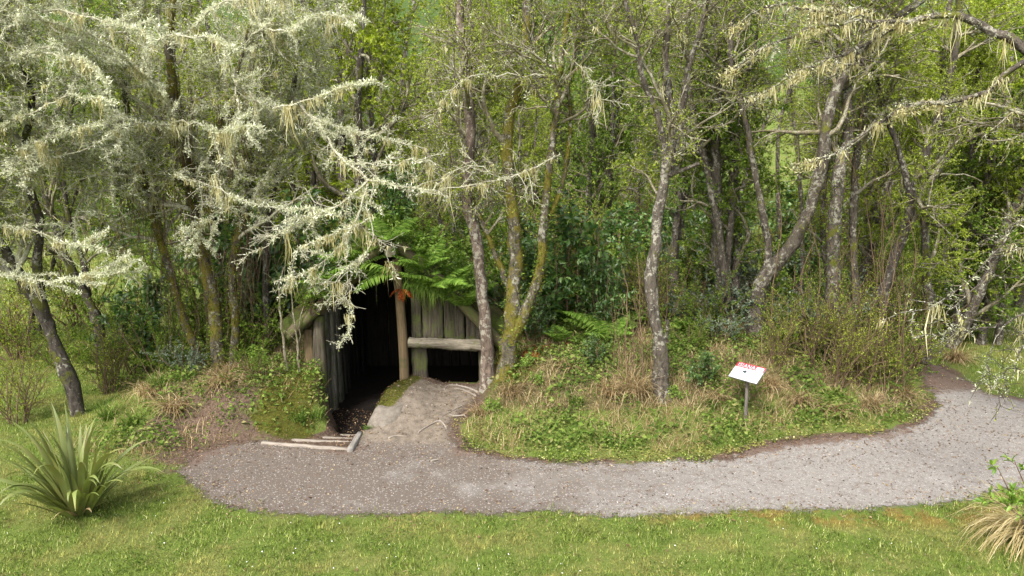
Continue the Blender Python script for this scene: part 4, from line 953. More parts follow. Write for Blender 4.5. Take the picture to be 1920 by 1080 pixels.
# ------------------------------------------------------------------ ferns, shrubs, flax, tussocks
def frond_mesh(seed, L, pairs, mat, arch=1.0, wid=.30, curl=.5):
    rng = R(seed); K = 14; t = np.linspace(0, 1, K); a = .35 + arch * t
    d = np.stack((np.sin(a), .06 * np.sin(3 * t + seed), np.cos(a)), 1); P = np.vstack(([0, 0, 0], np.cumsum(d[:-1] * L / (K - 1), axis=0)))
    mb = MB(); tubes(mb, P[None], np.linspace(.006, .002, K)[None], 3)
    tt = np.linspace(.12, .99, pairs); p, T, _ = interp(P[None], np.ones((1, K)), np.zeros(pairs, int), tt)
    for s_ in (-1, 1):
        side = np.array([[0, s_, 0]]) + T * .35 + rng.standard_normal((pairs, 3)) * .05; nrm = unit(np.cross(T, np.array([[0, 1.0, 0]])))
        nrm = nrm * np.where(nrm[:, 2:3] < 0, -1, 1)
        ln = wid * L * np.sin(math.pi * np.clip(tt * .88 + .12, 0, 1)) ** .8 + .012
        side = unit(side) - nrm * .28
        leaves(mb, rng, p, side, nrm + rng.standard_normal((pairs, 3)) * .08, ln, np.minimum(L * .9 / pairs * 1.05, ln * .5), fold=.08, fine=True)
    return mb.mesh("frond", mat)
FR = [frond_mesh(1, .8, 26, M['fern'], 1.1), frond_mesh(2, .7, 24, M['fern'], .8), frond_mesh(3, .95, 30, M['fern'], 1.35, .26)]
FD = [frond_mesh(4, .7, 20, M['fern_dead'], 1.9, .22), frond_mesh(5, .6, 18, M['fern_red'], 2.0, .25)]
def fern(label, loc, n, sc, seed, spread=1.0, dead=0, az=None, name="fern", tilt=0.0):
    rng = R(seed); t = thing(name, label, "fern", loc)
    for k in range(n):
        isd = k < dead
        o = obj("dead_frond" if isd else "frond", FD[0] if isd else FR[int(rng.integers(0, 3))], t)
        a0 = (az[k % len(az)] + rng.uniform(-.2, .2)) if az else k * 6.283 / n + rng.uniform(-.3, .3)
        s_ = sc * rng.uniform(.75, 1.15); o.scale = (s_ * spread, s_, s_); o.rotation_euler = (rng.uniform(-.15, .15), rng.uniform(-.1, .35) + (.7 if isd else 0) + tilt, a0)
    return t
def onground(px, py, Y, dz=0):
    p = at(px, py, Y); return (p[0], p[1], hz(p[0], p[1]) + dz)
def onroof(px, Y, dz=.22):
    x = at(px, 500, Y)[0]; return (x, Y, float(roof_z(np.array(x))) + dz)
fern("bright green arching fern on the bank between the mossy and the spotted trunks", onground(1135, 610, 12.9), 11, 1.05, 1)
fern("stiff upright bluish fern just right of the mossy trunk", onground(1050, 640, 12.5), 7, .75, 2, .7, 1)
fern("small fern with browned fronds between the upright fern and the bright one", onground(1080, 640, 12.6), 8, .65, 3, 1, 4)
fern("drooping fern at the top of the bank behind the bright fern", onground(1170, 560, 14.0), 10, 1.1, 4)
fern("wide fern in the shade behind the mossy trunk", onground(1060, 540, 14.0), 10, 1.25, 5)
fern("large fern arching over the thicket left of the spotted trunk", onground(1120, 500, 15.0), 11, 1.5, 6)
fern("fern growing by the far path bend behind the spotted trunk", onground(1290, 600, 13.5), 9, .8, 7)
fern("fern under the forked tree's foot", onground(1460, 650, 12.6), 8, .7, 8)
fern("big fern frond hanging left from the roof ridge across the dark doorway", (-1.98, 11.62, 2.38), 4, 1.2, 9, 1.0, 0, [math.pi * .97, math.pi * 1.06, math.pi * 1.16, math.pi * .9], tilt=.62)
for k, (px, Y, s_) in enumerate(((705, 12.1, .55), (770, 12.2, .6), (800, 12.1, .55), (822, 11.95, .5), (775, 11.9, .45), (850, 12.3, .6))):
    fern(["small fern on the roof just left of the ridge end", "small fern on the roof just right of the ridge end", "fern halfway down the right roof slope", "bright fern tuft above the hanging grass on the roof edge", "little fern over the right rafter near the post", "fern low on the right roof slope by the pale trunk"][k], onroof(px, Y, .24), 8, s_, 20 + k, 1.1)
t = thing("dead_fern", "rusty red dead fern fronds hanging on the door post", "fern", (-1.93, 11.86, 2.08))
for k in range(5):
    o = obj("dead_frond", FD[1], t); o.scale = (.5, .32, .5); o.rotation_euler = (.2 * k - .4, .8 + .25 * (k % 3), [math.pi, 4.4, 4.9, 5.6, 0.1][k])
for k, (px, py, Y) in enumerate(((1010, 655, 12.2), (995, 690, 11.8), (975, 560, 12.8))):
    t = thing("dead_fern", ["rusty dead fern clump low on the bank right of the mossy trunk", "orange dead fronds at the foot of the mossy trunk", "brown dead fronds hanging behind the mossy trunk's fork"][k], "fern", onground(px, py, Y, .5 if k == 2 else .05))
    for j in range(6):
        o = obj("dead_frond", FD[j % 2 if k < 2 else 0], t); o.scale = (.6, .5, .55); o.rotation_euler = (.2, .5 + .2 * (j % 3), j * 1.05 + k)

for k, (px, Y, s_, dz, lab) in enumerate(((722, 11.72, .7, .2, "fern draped over the left rafter next to the ridge end"), (790, 11.7, .75, .12, "fern tumbling over the upper right rafter"), (812, 11.68, .8, -.02, "bright fern hanging low over the front planks"), (838, 11.72, .75, .12, "fern hanging over the middle of the right rafter"), (868, 11.78, .6, .1, "fern over the lower right rafter by the pale trunk"), (672, 11.75, .7, .16, "fern spilling over the left rafter above the doorway"), (620, 11.78, .7, .14, "fern spilling over the lower left rafter"))):
    fern(lab, onroof(px, Y, dz), 10, s_ * 1.2, 60 + k, 1.1)
def shrub(name, seed, h, nst, leaf_mat, leafs, nleaf, spread=.5, fine=True, wl=.45, n2=9, n3=5, stem='stem_brown', cluster=False):
    rng = R(seed); t = thing(name, "x", "shrub")
    az = rng.uniform(0, 6.3, nst); K = 9; P = np.zeros((nst, K, 3)); P[:, 0] = np.stack((.12 * np.cos(az), .12 * np.sin(az), np.full(nst, -.1)), 1)
    d = unit(np.stack((np.cos(az) * spread * rng.uniform(.1, 1, nst), np.sin(az) * spread * rng.uniform(.1, 1, nst), np.ones(nst)), 1)); hh = h * rng.uniform(.6, 1, nst)
    for k in range(1, K):
        d = unit(d + .12 * rng.standard_normal((nst, 3))); P[:, k] = P[:, k - 1] + d * (hh / (K - 1))[:, None]
    R_ = np.linspace(.014, .005, K)[None] * rng.uniform(.7, 1.2, (nst, 1)) * (h / 1.5) ** .5
    P2, R2 = branch(rng, P, R_, n2, (.15, 1), (.25 * h, .5 * h), (.4, 1.1), .02, .2, 6, .7, .006, .5)
    mb = MB(); tubes(mb, P, R_, 5); tubes(mb, P2, np.maximum(R2, .003), 3); st = mb.build("stems", M[stem], t, kind='stuff')
    n = nleaf; p, T, _ = sample(rng, P2, R2, n, (.1, 1)); lf = MB(); L = rng.uniform(leafs[0], leafs[1], n)
    leaves(lf, rng, p, T * .6 + unit(rng.standard_normal((n, 3))) + np.array([0, 0, -.1]), np.array([0, 0, 1.0]) + rng.standard_normal((n, 3)) * .45, L, L * wl, fine=fine)
    lf.build("foliage", M[leaf_mat], t, kind='stuff'); return t
SH = {'dark': shrub("broadleaf_shrub", 301, 1.7, 8, 'leaf_dark', (.07, .13), 1500, .55),
      'small': shrub("small_leaved_shrub", 302, 1.6, 9, 'leaf_green', (.03, .055), 3600, .6, fine=False, wl=.6),
      'blue': shrub("grey_green_shrub", 303, 1.5, 8, 'leaf_blue', (.035, .065), 2600, .6, fine=False, wl=.6),
      'bright': shrub("bright_leafy_shrub", 304, 1.0, 7, 'leaf_bright', (.07, .12), 900, .7, wl=.5),
      'twiggy': shrub("twiggy_shrub", 305, 1.8, 14, 'leaf_spring', (.022, .04), 2600, .5, fine=False, wl=.6, n2=12)}
shu = {k: False for k in SH}
def put(kind, px, py, Y, sc, label, group=None, loc=None, seed=0):
    rr = R(int(px * 7 + py * 3 + seed)); l = loc if loc is not None else onground(px, py, Y)
    o = place(SH[kind], not shu[kind], l, rr.uniform(0, 6.3), (sc * rr.uniform(.9, 1.15), sc * rr.uniform(.9, 1.15), sc * rr.uniform(.85, 1.15)), label, group); shu[kind] = True
    return o
# named shrubs
put('bright', 800, 0, 12.4, .85, "bright broad-leaved shrub on the right roof slope", loc=onroof(800, 12.4, .15))
put('bright', 860, 0, 12.6, .95, "leafy green shrub on the roof beside the pale trunk", loc=onroof(862, 12.6, .15))
put('bright', 760, 0, 12.7, .8, "light green shrub on top of the roof ridge", loc=onroof(752, 12.7, .12))
put('dark', 690, 0, 12.9, .75, "dark glossy shrub on the left roof slope", loc=onroof(690, 12.9, .1))
put('dark', 640, 0, 12.5, .7, "dark shrub low on the left roof slope behind the drooping lichen limb", loc=onroof(635, 12.5, .1))
put('small', 600, 0, 12.5, .6, "small-leaved shrub over the left eave", loc=onroof(598, 12.5, .1))
put('bright', 905, 0, 13.4, .9, "broad-leaved shrub behind the house's right eave", loc=onroof(890, 13.4, .1))
put('dark', 1010, 470, 13.6, 1.35, "big dark broad-leaved shrub behind the mossy forked trunk")
put('dark', 1085, 430, 14.2, 1.6, "large dark shrub with broad leaves right of the mossy fork")
put('small', 1180, 420, 15, 1.5, "rounded mid-green shrub left of the spotted trunk")
put('dark', 520, 520, 14, 1.6, "dark evergreen shrub behind the small saplings left of the eave")
put('dark', 455, 560, 14.5, 1.9, "tall dark evergreen bush behind the shaggy mossy tree")
put('dark', 560, 480, 15.0, 2.0, "tall evergreen bush behind the left roof slope")
put('dark', 250, 620, 13.6, 1.25, "dark leafy bush left of the shaggy mossy tree")
put('small', 215, 660, 13, .9, "light green bush between the lawn and the shaggy mossy tree")
put('blue', 1310, 520, 14, 1.1, "grey-green bush behind the spotted trunk")
put('blue', 1500, 600, 12.9, 1.0, "grey-green bush under the V-fork's right limb")
put('small', 1470, 560, 13.8, 1.2, "green bush behind the V-fork")
put('twiggy', 1600, 690, 12.2, .95, "twiggy brown-stemmed bush at the foot of the ivy-clad trunk")
put('twiggy', 1660, 680, 12.3, .9, "twiggy bush where the bank runs out at the side path")
put('twiggy', 1530, 690, 12.1, .9, "twiggy bush right of the sign on the bank")
put('small', 1640, 640, 13.4, 1.0, "leafy bush left of the side path")
put('small', 1790, 600, 16.5, 1.2, "green bush beyond the side path under the spring-leaved trees")
put('small', 1420, 480, 18, 1.5, "bush in the gap before the pale meadow")
put('bright', 490, 690, 11.9, .45, "low leafy weed on the mossy bank left of the doorway")
put('twiggy', 30, 760, 10.8, .8, "bare twiggy shrub leaning at the far left behind the flax")
for k, (px, Y, kd, sc, lab) in enumerate((
    (785, 12.15, 'bright', .55, "bright leafy plant over the right rafter nearest the ridge"), (828, 12.2, 'bright', .6, "bright leafy plant halfway along the right rafter"), (872, 12.2, 'bright', .55, "leafy plant at the lower end of the right rafter"),
    (720, 12.3, 'bright', .6, "leafy plant at the peak just left of the ridge end"), (665, 12.15, 'small', .5, "small-leaved plant over the left rafter"), (742, 13.4, 'dark', .9, "dark bush on the ridge towards the back of the roof"),
    (840, 13.4, 'bright', .95, "large leafy bush at the back of the right roof slope"), (790, 13.2, 'small', .8, "small-leaved bush in the middle of the right roof slope"), (660, 13.6, 'small', 1.0, "small-leaved bush at the back of the left roof slope"))):
    put(kd, px, k, Y, sc, lab, loc=onroof(px, Y, .14))
for k, (px, Y, kd, sc, lab) in enumerate(((800, 11.85, 'bright', .5, "pinnate bright plant at the front of the right roof slope"), (850, 11.9, 'bright', .55, "broad-leaved plant at the front edge of the roof beside the pale trunk"), (755, 11.95, 'bright', .5, "bright plant crowning the gable peak"), (610, 11.72, 'bright', .5, "leafy plant hiding the lower left rafter"), (650, 11.72, 'bright', .5, "leafy plant over the middle of the left rafter"), (575, 11.75, 'small', .45, "small-leaved plant over the left eave end"), (700, 11.9, 'bright', .5, "green plant at the front of the left roof slope"), (640, 11.95, 'dark', .45, "dark plant on the front edge of the left roof slope"), (590, 11.95, 'dark', .4, "dark plant above the left eave end"))):
    put(kd, px, k, Y, sc, lab, loc=onroof(px, Y, .1))
for k, (px, py, Y, kd, sc, lab) in enumerate(((1300, 660, 12.2, 'small', .55, "green bush behind and right of the spotted trunk"), (1360, 650, 12.6, 'blue', .6, "grey-green bush left of the V-fork's dark foot"), (1345, 600, 13.3, 'small', .8, "leafy bush before the paired grey trunks"),
    (1455, 690, 12.0, 'twiggy', .65, "twiggy bush straight behind the sign"), (1490, 660, 12.6, 'small', .7, "green bush right of the V-fork's dark foot"), (1540, 650, 12.9, 'blue', .9, "pale grey-green bush left of the ivy-clad trunk"), (1585, 640, 13.1, 'small', .9, "green bush right of the ivy-clad trunk"),
    (1620, 700, 11.9, 'twiggy', .85, "brown twiggy bush at the front of the thicket"), (1680, 690, 12.4, 'small', .7, "bush at the thicket's corner by the side path"), (1570, 720, 11.7, 'twiggy', .7, "low twiggy bush on the bank below the ivy-clad trunk"), (1700, 640, 13.6, 'twiggy', 1.1, "twiggy bush behind the corner of the side path"),
    (1000, 600, 12.6, 'dark', .7, "dark leafy bush between the mossy trunk and the ferns"), (985, 720, 11.4, 'bright', .3, "small leafy weed at the foot of the mossy trunk"), (930, 790, 10.6, 'bright', .25, "leafy weed at the left end of the bank by the mound"), (1265, 720, 10.8, 'bright', .28, "bright leafy weed clinging to the foot of the spotted trunk"), (1110, 690, 11.6, 'dark', .35, "dark trailing weed in the middle of the bank"), (1010, 750, 11.0, 'bright', .28, "bright green weed low on the bank beside the mossy trunk"),
    (1410, 745, 11.1, 'small', .4, "low green bush directly behind the sign board"), (1320, 720, 11.2, 'dark', .4, "dark weedy clump on the bank left of the sign"), (480, 740, 11.3, 'small', .45, "small bush on top of the mossy bank"), (300, 700, 12.0, 'small', .8, "green bush in front of the shaggy tree's left stem"), (350, 720, 11.7, 'blue', .55, "pale bush at the foot of the shaggy tree"), (460, 660, 12.6, 'small', .9, "green bush between the shaggy tree and the left eave"))):
    put(kd, px, py, Y, sc, lab)
for k, (px, py, Y, kd, sc, lab) in enumerate(((110, 640, 14.2, 'small', .8, "light leafy bush beside the two dark stems at left"), (35, 640, 14.6, 'twiggy', 1.15, "airy twiggy bush on the lawn behind the leaning trunk"), (225, 600, 15.5, 'small', 1.2, "green bush right of the two dark stems at the lawn edge"), (-10, 590, 16.5, 'small', 1.1, "leafy bush at the extreme left edge on the lawn"), (150, 560, 18, 'twiggy', 1.5, "tall thin bush on the lawn far behind the two dark stems"), (200, 700, 12.4, 'twiggy', .8, "small twiggy bush right of the leaning trunk"))):
    put(kd, px, py, Y, sc, lab)
make_tree("slim_tree", "slim spring-leaved tree on the lawn behind the two dark stems at left", "tree",
    [SG([(60, 600, 17), (70, 480, 17), (50, 360, 17), (75, 220, 17), (60, 60, 17)], .10, .04), SG([(75, 600, 17), (110, 460, 17), (150, 330, 17), (160, 180, 17)], .08, .03)], 130, bpos(60, 600, 17), 'bark_dark', n1=12, n2=7, n3=6, leafn=8, leafs=(.035, .06), t1=(.15, .98), up1=-.02)
# the undergrowth of the wood
r = R(88); UG = {'dark': "dark broad-leaved bush in the undergrowth of the wood", 'small': "mid-green small-leaved bush in the undergrowth of the wood", 'blue': "grey-green bush in the undergrowth of the wood", 'twiggy': "twiggy half-bare bush in the undergrowth of the wood"}
cnt = 0; ug = []
while cnt < 105:
    y = 13.4 + 24 * r.uniform() ** 1.4; x = r.uniform(-1, 1) * (y * .8 + 1)
    px = 960 + 1280 * x / (y * CP + 4 * SP)
    if (px < 300 and 13 < y < 31) or (-4.3 < x < .2 and y < 16.2) or (px > 1660 and y < 17.5) or (px > 1850): 
        continue
    if 1265 < px < 1345 and 13.5 < y < 18.5: continue
    if -4.4 < x < .3 and 11.5 < y < 16.2 or poly_sd(np.array([x]), np.array([y]), PATH)[0] < .6: continue
    if y < 13.0 + .5: pass
    if any((x - a) ** 2 + (y - b) ** 2 < .8 for a, b in ug): continue
    kd = r.choice(['dark', 'small', 'blue', 'twiggy'], p=[.36, .34, .12, .18] if x < 1 else [.16, .40, .18, .26]); ug.append((x, y))
    put(kd, 0, 0, 0, r.uniform(.9, 1.7) * (1 + .02 * (y - 13)), UG[kd], "undergrowth bushes, " + kd, (x, y, hz(x, y)), cnt * 13 + 5); cnt += 1

# thin bare saplings in the thicket at right and by the left eave
def sapling(label, pts, rad, seed, group=None, leafn=60, mat='stem_brown'):
    rng = R(seed); P = [at(*p) for p in pts]; b = P[0].copy(); b[2] = hz(b[0], b[1]); P[0] = b - np.array((0, 0, .1))
    t = thing("sapling", label, "sapling", b, group); K = 12; C_ = catmull(P, K); C_[1:] += .012 * rng.standard_normal((K - 1, 3))
    mb = MB(); R_ = np.linspace(rad, rad * .4, K)[None]; tubes(mb, C_[None], R_, 6, .06, rng); mb.build("stem", M[mat], t, True, b)
    P2, R2 = branch(rng, C_[None], R_, 9, (.3, 1), (.2, .6), (.3, .9), .03, .15, 5, .6, .006, .5)
    mb = MB(); tubes(mb, P2, np.maximum(R2, .003), 3); mb.build("twigs", M[mat], t, False, b, kind='stuff')
    p, T, _ = sample(rng, P2, R2, leafn, (.2, 1)); L = rng.uniform(.02, .045, leafn); mb = MB()
    leaves(mb, rng, p, T + rng.standard_normal(p.shape), np.array([0, 0, 1.0]) + .5 * rng.standard_normal(p.shape), L, L * .55); mb.build("foliage", M['leaf_green'], t, False, b, kind='stuff')
sapling("pale thin sapling growing up against the left eave", [(540, 700, 11.75), (532, 640, 11.7), (525, 570, 11.7), (530, 500, 11.7)], .03, 1, mat='twig')
sapling("pale forked sapling just left of the corner board", [(562, 700, 11.65), (558, 640, 11.65), (548, 570, 11.65), (552, 520, 11.65)], .022, 2, mat='twig')
sapling("second pale shoot leaning right beside the corner board", [(560, 690, 11.7), (560, 620, 11.7), (572, 560, 11.7), (590, 500, 11.8)], .015, 3, mat='twig')
sapling("brown bare stem standing on the bank left of the spotted trunk", [(1176, 740, 11.3), (1172, 640, 11.3), (1176, 560, 11.3), (1170, 500, 11.3)], .014, 4)
sapling("two-metre brown stem close beside the spotted trunk", [(1206, 750, 11.2), (1204, 650, 11.2), (1200, 560, 11.2), (1196, 480, 11.2)], .014, 5)
r = R(99)
for k in range(26):
    px = r.uniform(1440, 1710); Y = r.uniform(11.9, 13.4); py = r.uniform(690, 720); h = r.uniform(180, 400)
    sapling("thin brown sapling stem among the thicket right of the sign", [(px, py, Y), (px + r.uniform(-8, 8), py - h * .4, Y), (px + r.uniform(-20, 20), py - h * .75, Y), (px + r.uniform(-35, 35), py - h, Y)], r.uniform(.007, .014), 400 + k, "thin saplings in the thicket right of the sign", 40)

for k in range(7):
    px = r.uniform(1150, 1222); Y = r.uniform(10.9, 11.7); h = r.uniform(110, 250)
    sapling("thin reddish-brown stem rising from the tussocks beside the spotted trunk", [(px, 745, Y), (px + r.uniform(-6, 6), 745 - h * .5, Y), (px + r.uniform(-14, 14), 745 - h, Y)], r.uniform(.006, .011), 450 + k, "thin stems beside the spotted trunk", 14)
# flax bush
fb = np.array((*gp(150, 962), 0)); fb[2] = hz(fb[0], fb[1]); r = R(55)
flax = thing("flax_bush", "flax bush with long sword-shaped leaves on the lawn at lower left", "flax", fb)
def strap(az, L, W, a0, a1, twist, seed, mat):
    rng = R(seed); K = 14; t_ = np.linspace(0, 1, K); a = a0 + (a1 - a0) * t_ ** 3.2
    d = np.stack((np.sin(a), np.zeros(K), np.cos(a)), 1); P = np.vstack(([0, 0, 0], np.cumsum(d[:-1] * L / (K - 1), 0)))
    wd = W * np.clip(np.minimum(.55 + 1.6 * t_, 1) * (1 - t_ ** 3.2), .01, 1); nrm = np.stack((-np.cos(a), np.zeros(K), np.sin(a)), 1)
    s_ = np.array([[0, 1, 0]]) * np.cos(twist * t_)[:, None] + nrm * np.sin(twist * t_)[:, None]
    fo = .35 * (1 - t_ * .6)
    l_ = P + s_ * wd[:, None] * .5 + nrm * (wd * fo * .5)[:, None] * -1; r_ = P - s_ * wd[:, None] * .5 + nrm * (wd * fo * .5)[:, None] * -1
    V_ = np.concatenate((l_, P, r_)); q = [(k, k + 1, K + k + 1, K + k) for k in range(K - 1)] + [(K + k, K + k + 1, 2 * K + k + 1, 2 * K + k) for k in range(K - 1)]
    m = MB().add(V_, q).mesh("leaf", mat, True); o = obj("leaf", m, flax); o.rotation_euler = (0, 0, az)
    o.location = (.10 * math.cos(az) * rng.uniform(.2, 1.2), .10 * math.sin(az) * rng.uniform(.2, 1.2), -.03); return o
for k in range(78):
    az = r.uniform(0, 6.283) if k % 3 else r.uniform(2.2, 4.0); in_ = r.uniform()
    strap(az, r.uniform(.75, 1.5), r.uniform(.045, .08), r.uniform(.03, .4) + (.45 if in_ > .65 else 0), r.uniform(.5, 1.2) + (.9 if in_ > .55 else 0), r.uniform(-.6, .6), 500 + k, M['flax'])
for az, L, a1 in ((5.6, 1.0, 2.5), (3.3, 1.3, 1.75), (2.9, 1.35, 1.6), (3.6, 1.15, 1.9), (5.2, .8, 2.7)):
    strap(az, L * 1.1, .085, .45, a1, .3, int(L * 100 + az * 10), M['flax'])
for k in range(18):
    strap(r.uniform(1.9, 6.6), r.uniform(.95, 1.45), r.uniform(.075, .105), r.uniform(.3, .75), r.uniform(1.9, 2.8), r.uniform(-.8, .8), 700 + k, M['flax'])
for az, L in ((4.9, .75), (5.5, .6)): strap(az, L, .05, .9, 2.1, .5, int(L * 1000), M['dry_grass']).name = "dead_leaf"

# tussocks: dry hanging grass, sedge clumps
def tussock(name, label, loc, n, L, W, lean, droop, mat, seed, group=None, segs=4, dirs=None, rad=.08):
    rng = R(seed); t = thing(name, label, "grass", loc, group)
    a = rng.uniform(0, 6.283, n); rr = rad * np.sqrt(rng.uniform(0, 1, n)); B = np.stack((rr * np.cos(a), rr * np.sin(a), np.full(n, -.02)), 1)
    dd = None if dirs is None else dirs[0] + dirs[1] * rng.standard_normal(n)
    mb = MB(); blades(mb, rng, B, rng.uniform(L[0], L[1], n), rng.uniform(W[0], W[1], n), lean, droop, segs, dd)
    mb.build("blades", M[mat], t, kind='stuff'); return t
TU = "dry_tussock"
for k, (px, py, Y, n, L, lab) in enumerate((
    (1190, 765, 10.9, 170, .75, "large straw-coloured tussock falling forward left of the spotted trunk"), (1140, 770, 10.85, 110, .6, "straw tussock on the bank left of the largest one"),
    (1500, 745, 11.2, 120, .6, "dry tussock on the bank right of the sign"), (1440, 720, 11.5, 100, .5, "dry tussock just behind the sign board"), (1340, 770, 10.9, 90, .45, "tan tussock left of the sign post"),
    (1560, 770, 11.0, 110, .5, "dry tussock at the foot of the thicket by the path"), (960, 775, 10.9, 120, .45, "dry grass clump at the foot of the mossy trunk"), (905, 770, 10.8, 90, .4, "thin dry grass at the right edge of the mound"),
    (1790, 660, 14.6, 220, .75, "round dry tussock beyond the side path"), (330, 790, 10.7, 170, .6, "straw-coloured grass lying below the shaggy mossy tree"), (420, 770, 11.0, 130, .6, "dry grass skirt at the base of the shaggy mossy tree"), (285, 770, 11.1, 90, .5, "dry grass left of the straw below the mossy tree"),
    (1630, 760, 11.3, 120, .5, "low dry tussock at the end of the bank"), (1690, 730, 12.0, 130, .55, "dry tussock beside the side path's inner edge"), (1060, 730, 11.4, 90, .45, "dry grass tuft on the bank below the ferns"))):
    tussock(TU, lab, onground(px, py, Y), int(n * 1.4), (L * .35, L * 1.2), (.008, .017), .7, .4, 'dry_grass', 600 + k, dirs=(4.6, 1.3), rad=.16)
for k, (px, py, Y, L, lab) in enumerate(((250, 790, 10.6, .45, "green sedge clump right of the flax bush"), (205, 790, 10.9, .6, "dark green strappy clump at the foot of the leaning trunk"), (300, 760, 11.2, .45, "green sedge below the dark leafy bush"), (590, 790, 10.75, .32, "lush green grass at the foot of the mossy bank"), (560, 800, 10.6, .28, "small green grass tuft on the left toe of the mossy bank"),
    (1440, 780, 10.9, .28, "bright green grass tuft right of the sign post"), (1300, 640, 12.6, .5, "soft green grass clump behind the spotted trunk"), (1080, 800, 10.6, .3, "dark green grass tuft low on the bank"), (1330, 780, 10.7, .3, "green blades left of the sign post"), (1080, 610, 13.2, .7, "long green grass hanging beside the ferns"), (330, 660, 12.6, .8, "arching pale green sedge left of the mossy tree"), (1620, 690, 12.0, .5, "green sedge in the thicket at right"), (690, 815, 10.3, .14, "tiny green tuft on the corner of the rock by the steps"))):
    tussock("green_tussock", lab, onground(px, py, Y), 110, (L * .5, L), (.007, .014) if L > .2 else (.005, .009), .45, .35, 'grass_long', 640 + k, rad=.12 if L > .2 else .06)
tussock("hanging_grass", "long green grass hanging from the roof over the front planks", (-1.35, 11.86, 2.18), 260, (.35, .75), (.006, .011), 1.2, .75, 'grass_long', 680, dirs=(4.71, .5), rad=.26)
tussock("hanging_grass", "shorter grass fringe hanging beside the door post", (-1.72, 11.86, 2.25), 110, (.25, .5), (.006, .010), 1.2, .75, 'grass_long', 681, dirs=(4.71, .5), rad=.14)
tussock("foreground_tussock", "dry arching tussock entering at the lower right corner", (5.85, 7.1, hz(5.85, 7.1) + .12), 230, (.6, 1.25), (.007, .013), .75, .42, 'straw', 690, dirs=(3.3, .8), rad=.12, segs=6)
# leafy sprig in the lower right corner
rng = R(691); sb_ = np.array((5.75, 6.9, hz(5.75, 6.9))); t = thing("leafy_sprig", "leafy shrub sprig rising at the right edge before the path", "shrub", sb_)
E_ = [[(5.75, 6.9, 0), (5.55, 6.95, .5), (5.30, 7.0, .98)], [(5.75, 6.9, 0), (5.6, 6.8, .4), (5.15, 6.85, .70)], [(5.8, 6.95, 0), (5.75, 7.0, .5), (5.52, 7.05, 1.02)], [(5.8, 6.9, 0), (5.8, 6.9, .5), (5.85, 6.95, .95)]]
PE = np.array([catmull(e, 10) for e in E_]); RE = np.linspace(.011, .004, 10)[None].repeat(4, 0); Q2, S2 = branch(rng, PE, RE, 5, (.35, 1), (.12, .28), (.4, .9), .05, .12, 5, .6, .005, .5)
mb = MB(); tubes(mb, PE, RE, 6); tubes(mb, Q2, np.maximum(S2, .003), 4); mb.build("stems", M['stem_brown'], t, True, sb_)
n = 210; p, T, _ = sample(rng, Q2, S2, n, (.3, 1)); L = rng.uniform(.055, .105, n); mb = MB()
leaves(mb, rng, p, T + .8 * rng.standard_normal((n, 3)), np.array([0, 0, 1.0]) + .5 * rng.standard_normal((n, 3)), L, L * .42, fine=True); mb.build("foliage", M['leaf_bright'], t, off=sb_, kind='stuff')

# ------------------------------------------------------------------ ground cover
def zat(x, y, dz=0): return np.stack((x, y, HT(x, y) + dz), 1)
r = R(700)
x, y = scatter(r, 150000, (-6.8, 7.4, 6.2, 8.9), lambda x, y: sm(-.14, .2, poly_sd(x, y, PATH) + .42 * fbm(x * 2.4, y * 2.4, 1, 7)) * (y < 8.9) * (.55 + .55 * fbm(x * 2, y * 2, 1, 7)))
mb = MB(); n = len(x); blades(mb, r, zat(x, y, -.004), r.uniform(.022, .075, n) * (1 + .8 * fbm(x * 3, y * 3, 1, 7)), r.uniform(.005, .012, n), .7, .5, 1)
x, y = scatter(r, 80000, (-12, -4.4, 8.7, 17), lambda x, y: sm(-.05, .3, poly_sd(x, y, PATH)) * (1 - .92 * np.maximum(zones(x, y)[1], zones(x, y)[2] * .8)) * (y < 17 - (x + 12) * .35))
n = len(x); blades(mb, r, zat(x, y, -.004), r.uniform(.03, .07, n), r.uniform(.006, .012, n), .5, .5, 1)
x, y = scatter(r, 42000, (-26, -6, 14, 33), lambda x, y: (x < -.62 * y + 1.5) * (1 - zones(x, y)[2] * .8))
n = len(x); blades(mb, r, zat(x, y, -.01), r.uniform(.06, .16, n), r.uniform(.02, .045, n), .6, .5, 1)
x, y = scatter(r, 30000, (8, 14, 12.2, 22), lambda x, y: sm(0, .3, poly_sd(x, y, PATH)))
n = len(x); blades(mb, r, zat(x, y, -.004), r.uniform(.04, .09, n), r.uniform(.008, .016, n), .5, .5, 1)
o = mb.build("lawn_grass", M['grass'], kind='stuff'); o['label'] = 'short mown lawn grass in front of and beside the path'
def bankmask(x, y):
    sd = poly_sd(x, y, PATH); _, so_1, wd, mo = zones(x, y); xl, xr = pass_lr(y)
    ok = (sd > -.02) & ~((x > xl - .02) & (x < xr + .02) & (y > 9.5) & (y < 15.8)) & ~((np.abs(x + 2.1) < 1.8) & (y > 11.9) & (y < 15.9))
    return ok * ((x > -.95) | (x < -3.0)) * sm(-7.2, -5.8, x) * (1 - .4 * np.clip(mo, 0, 1)) * (1 - .7 * so_1)
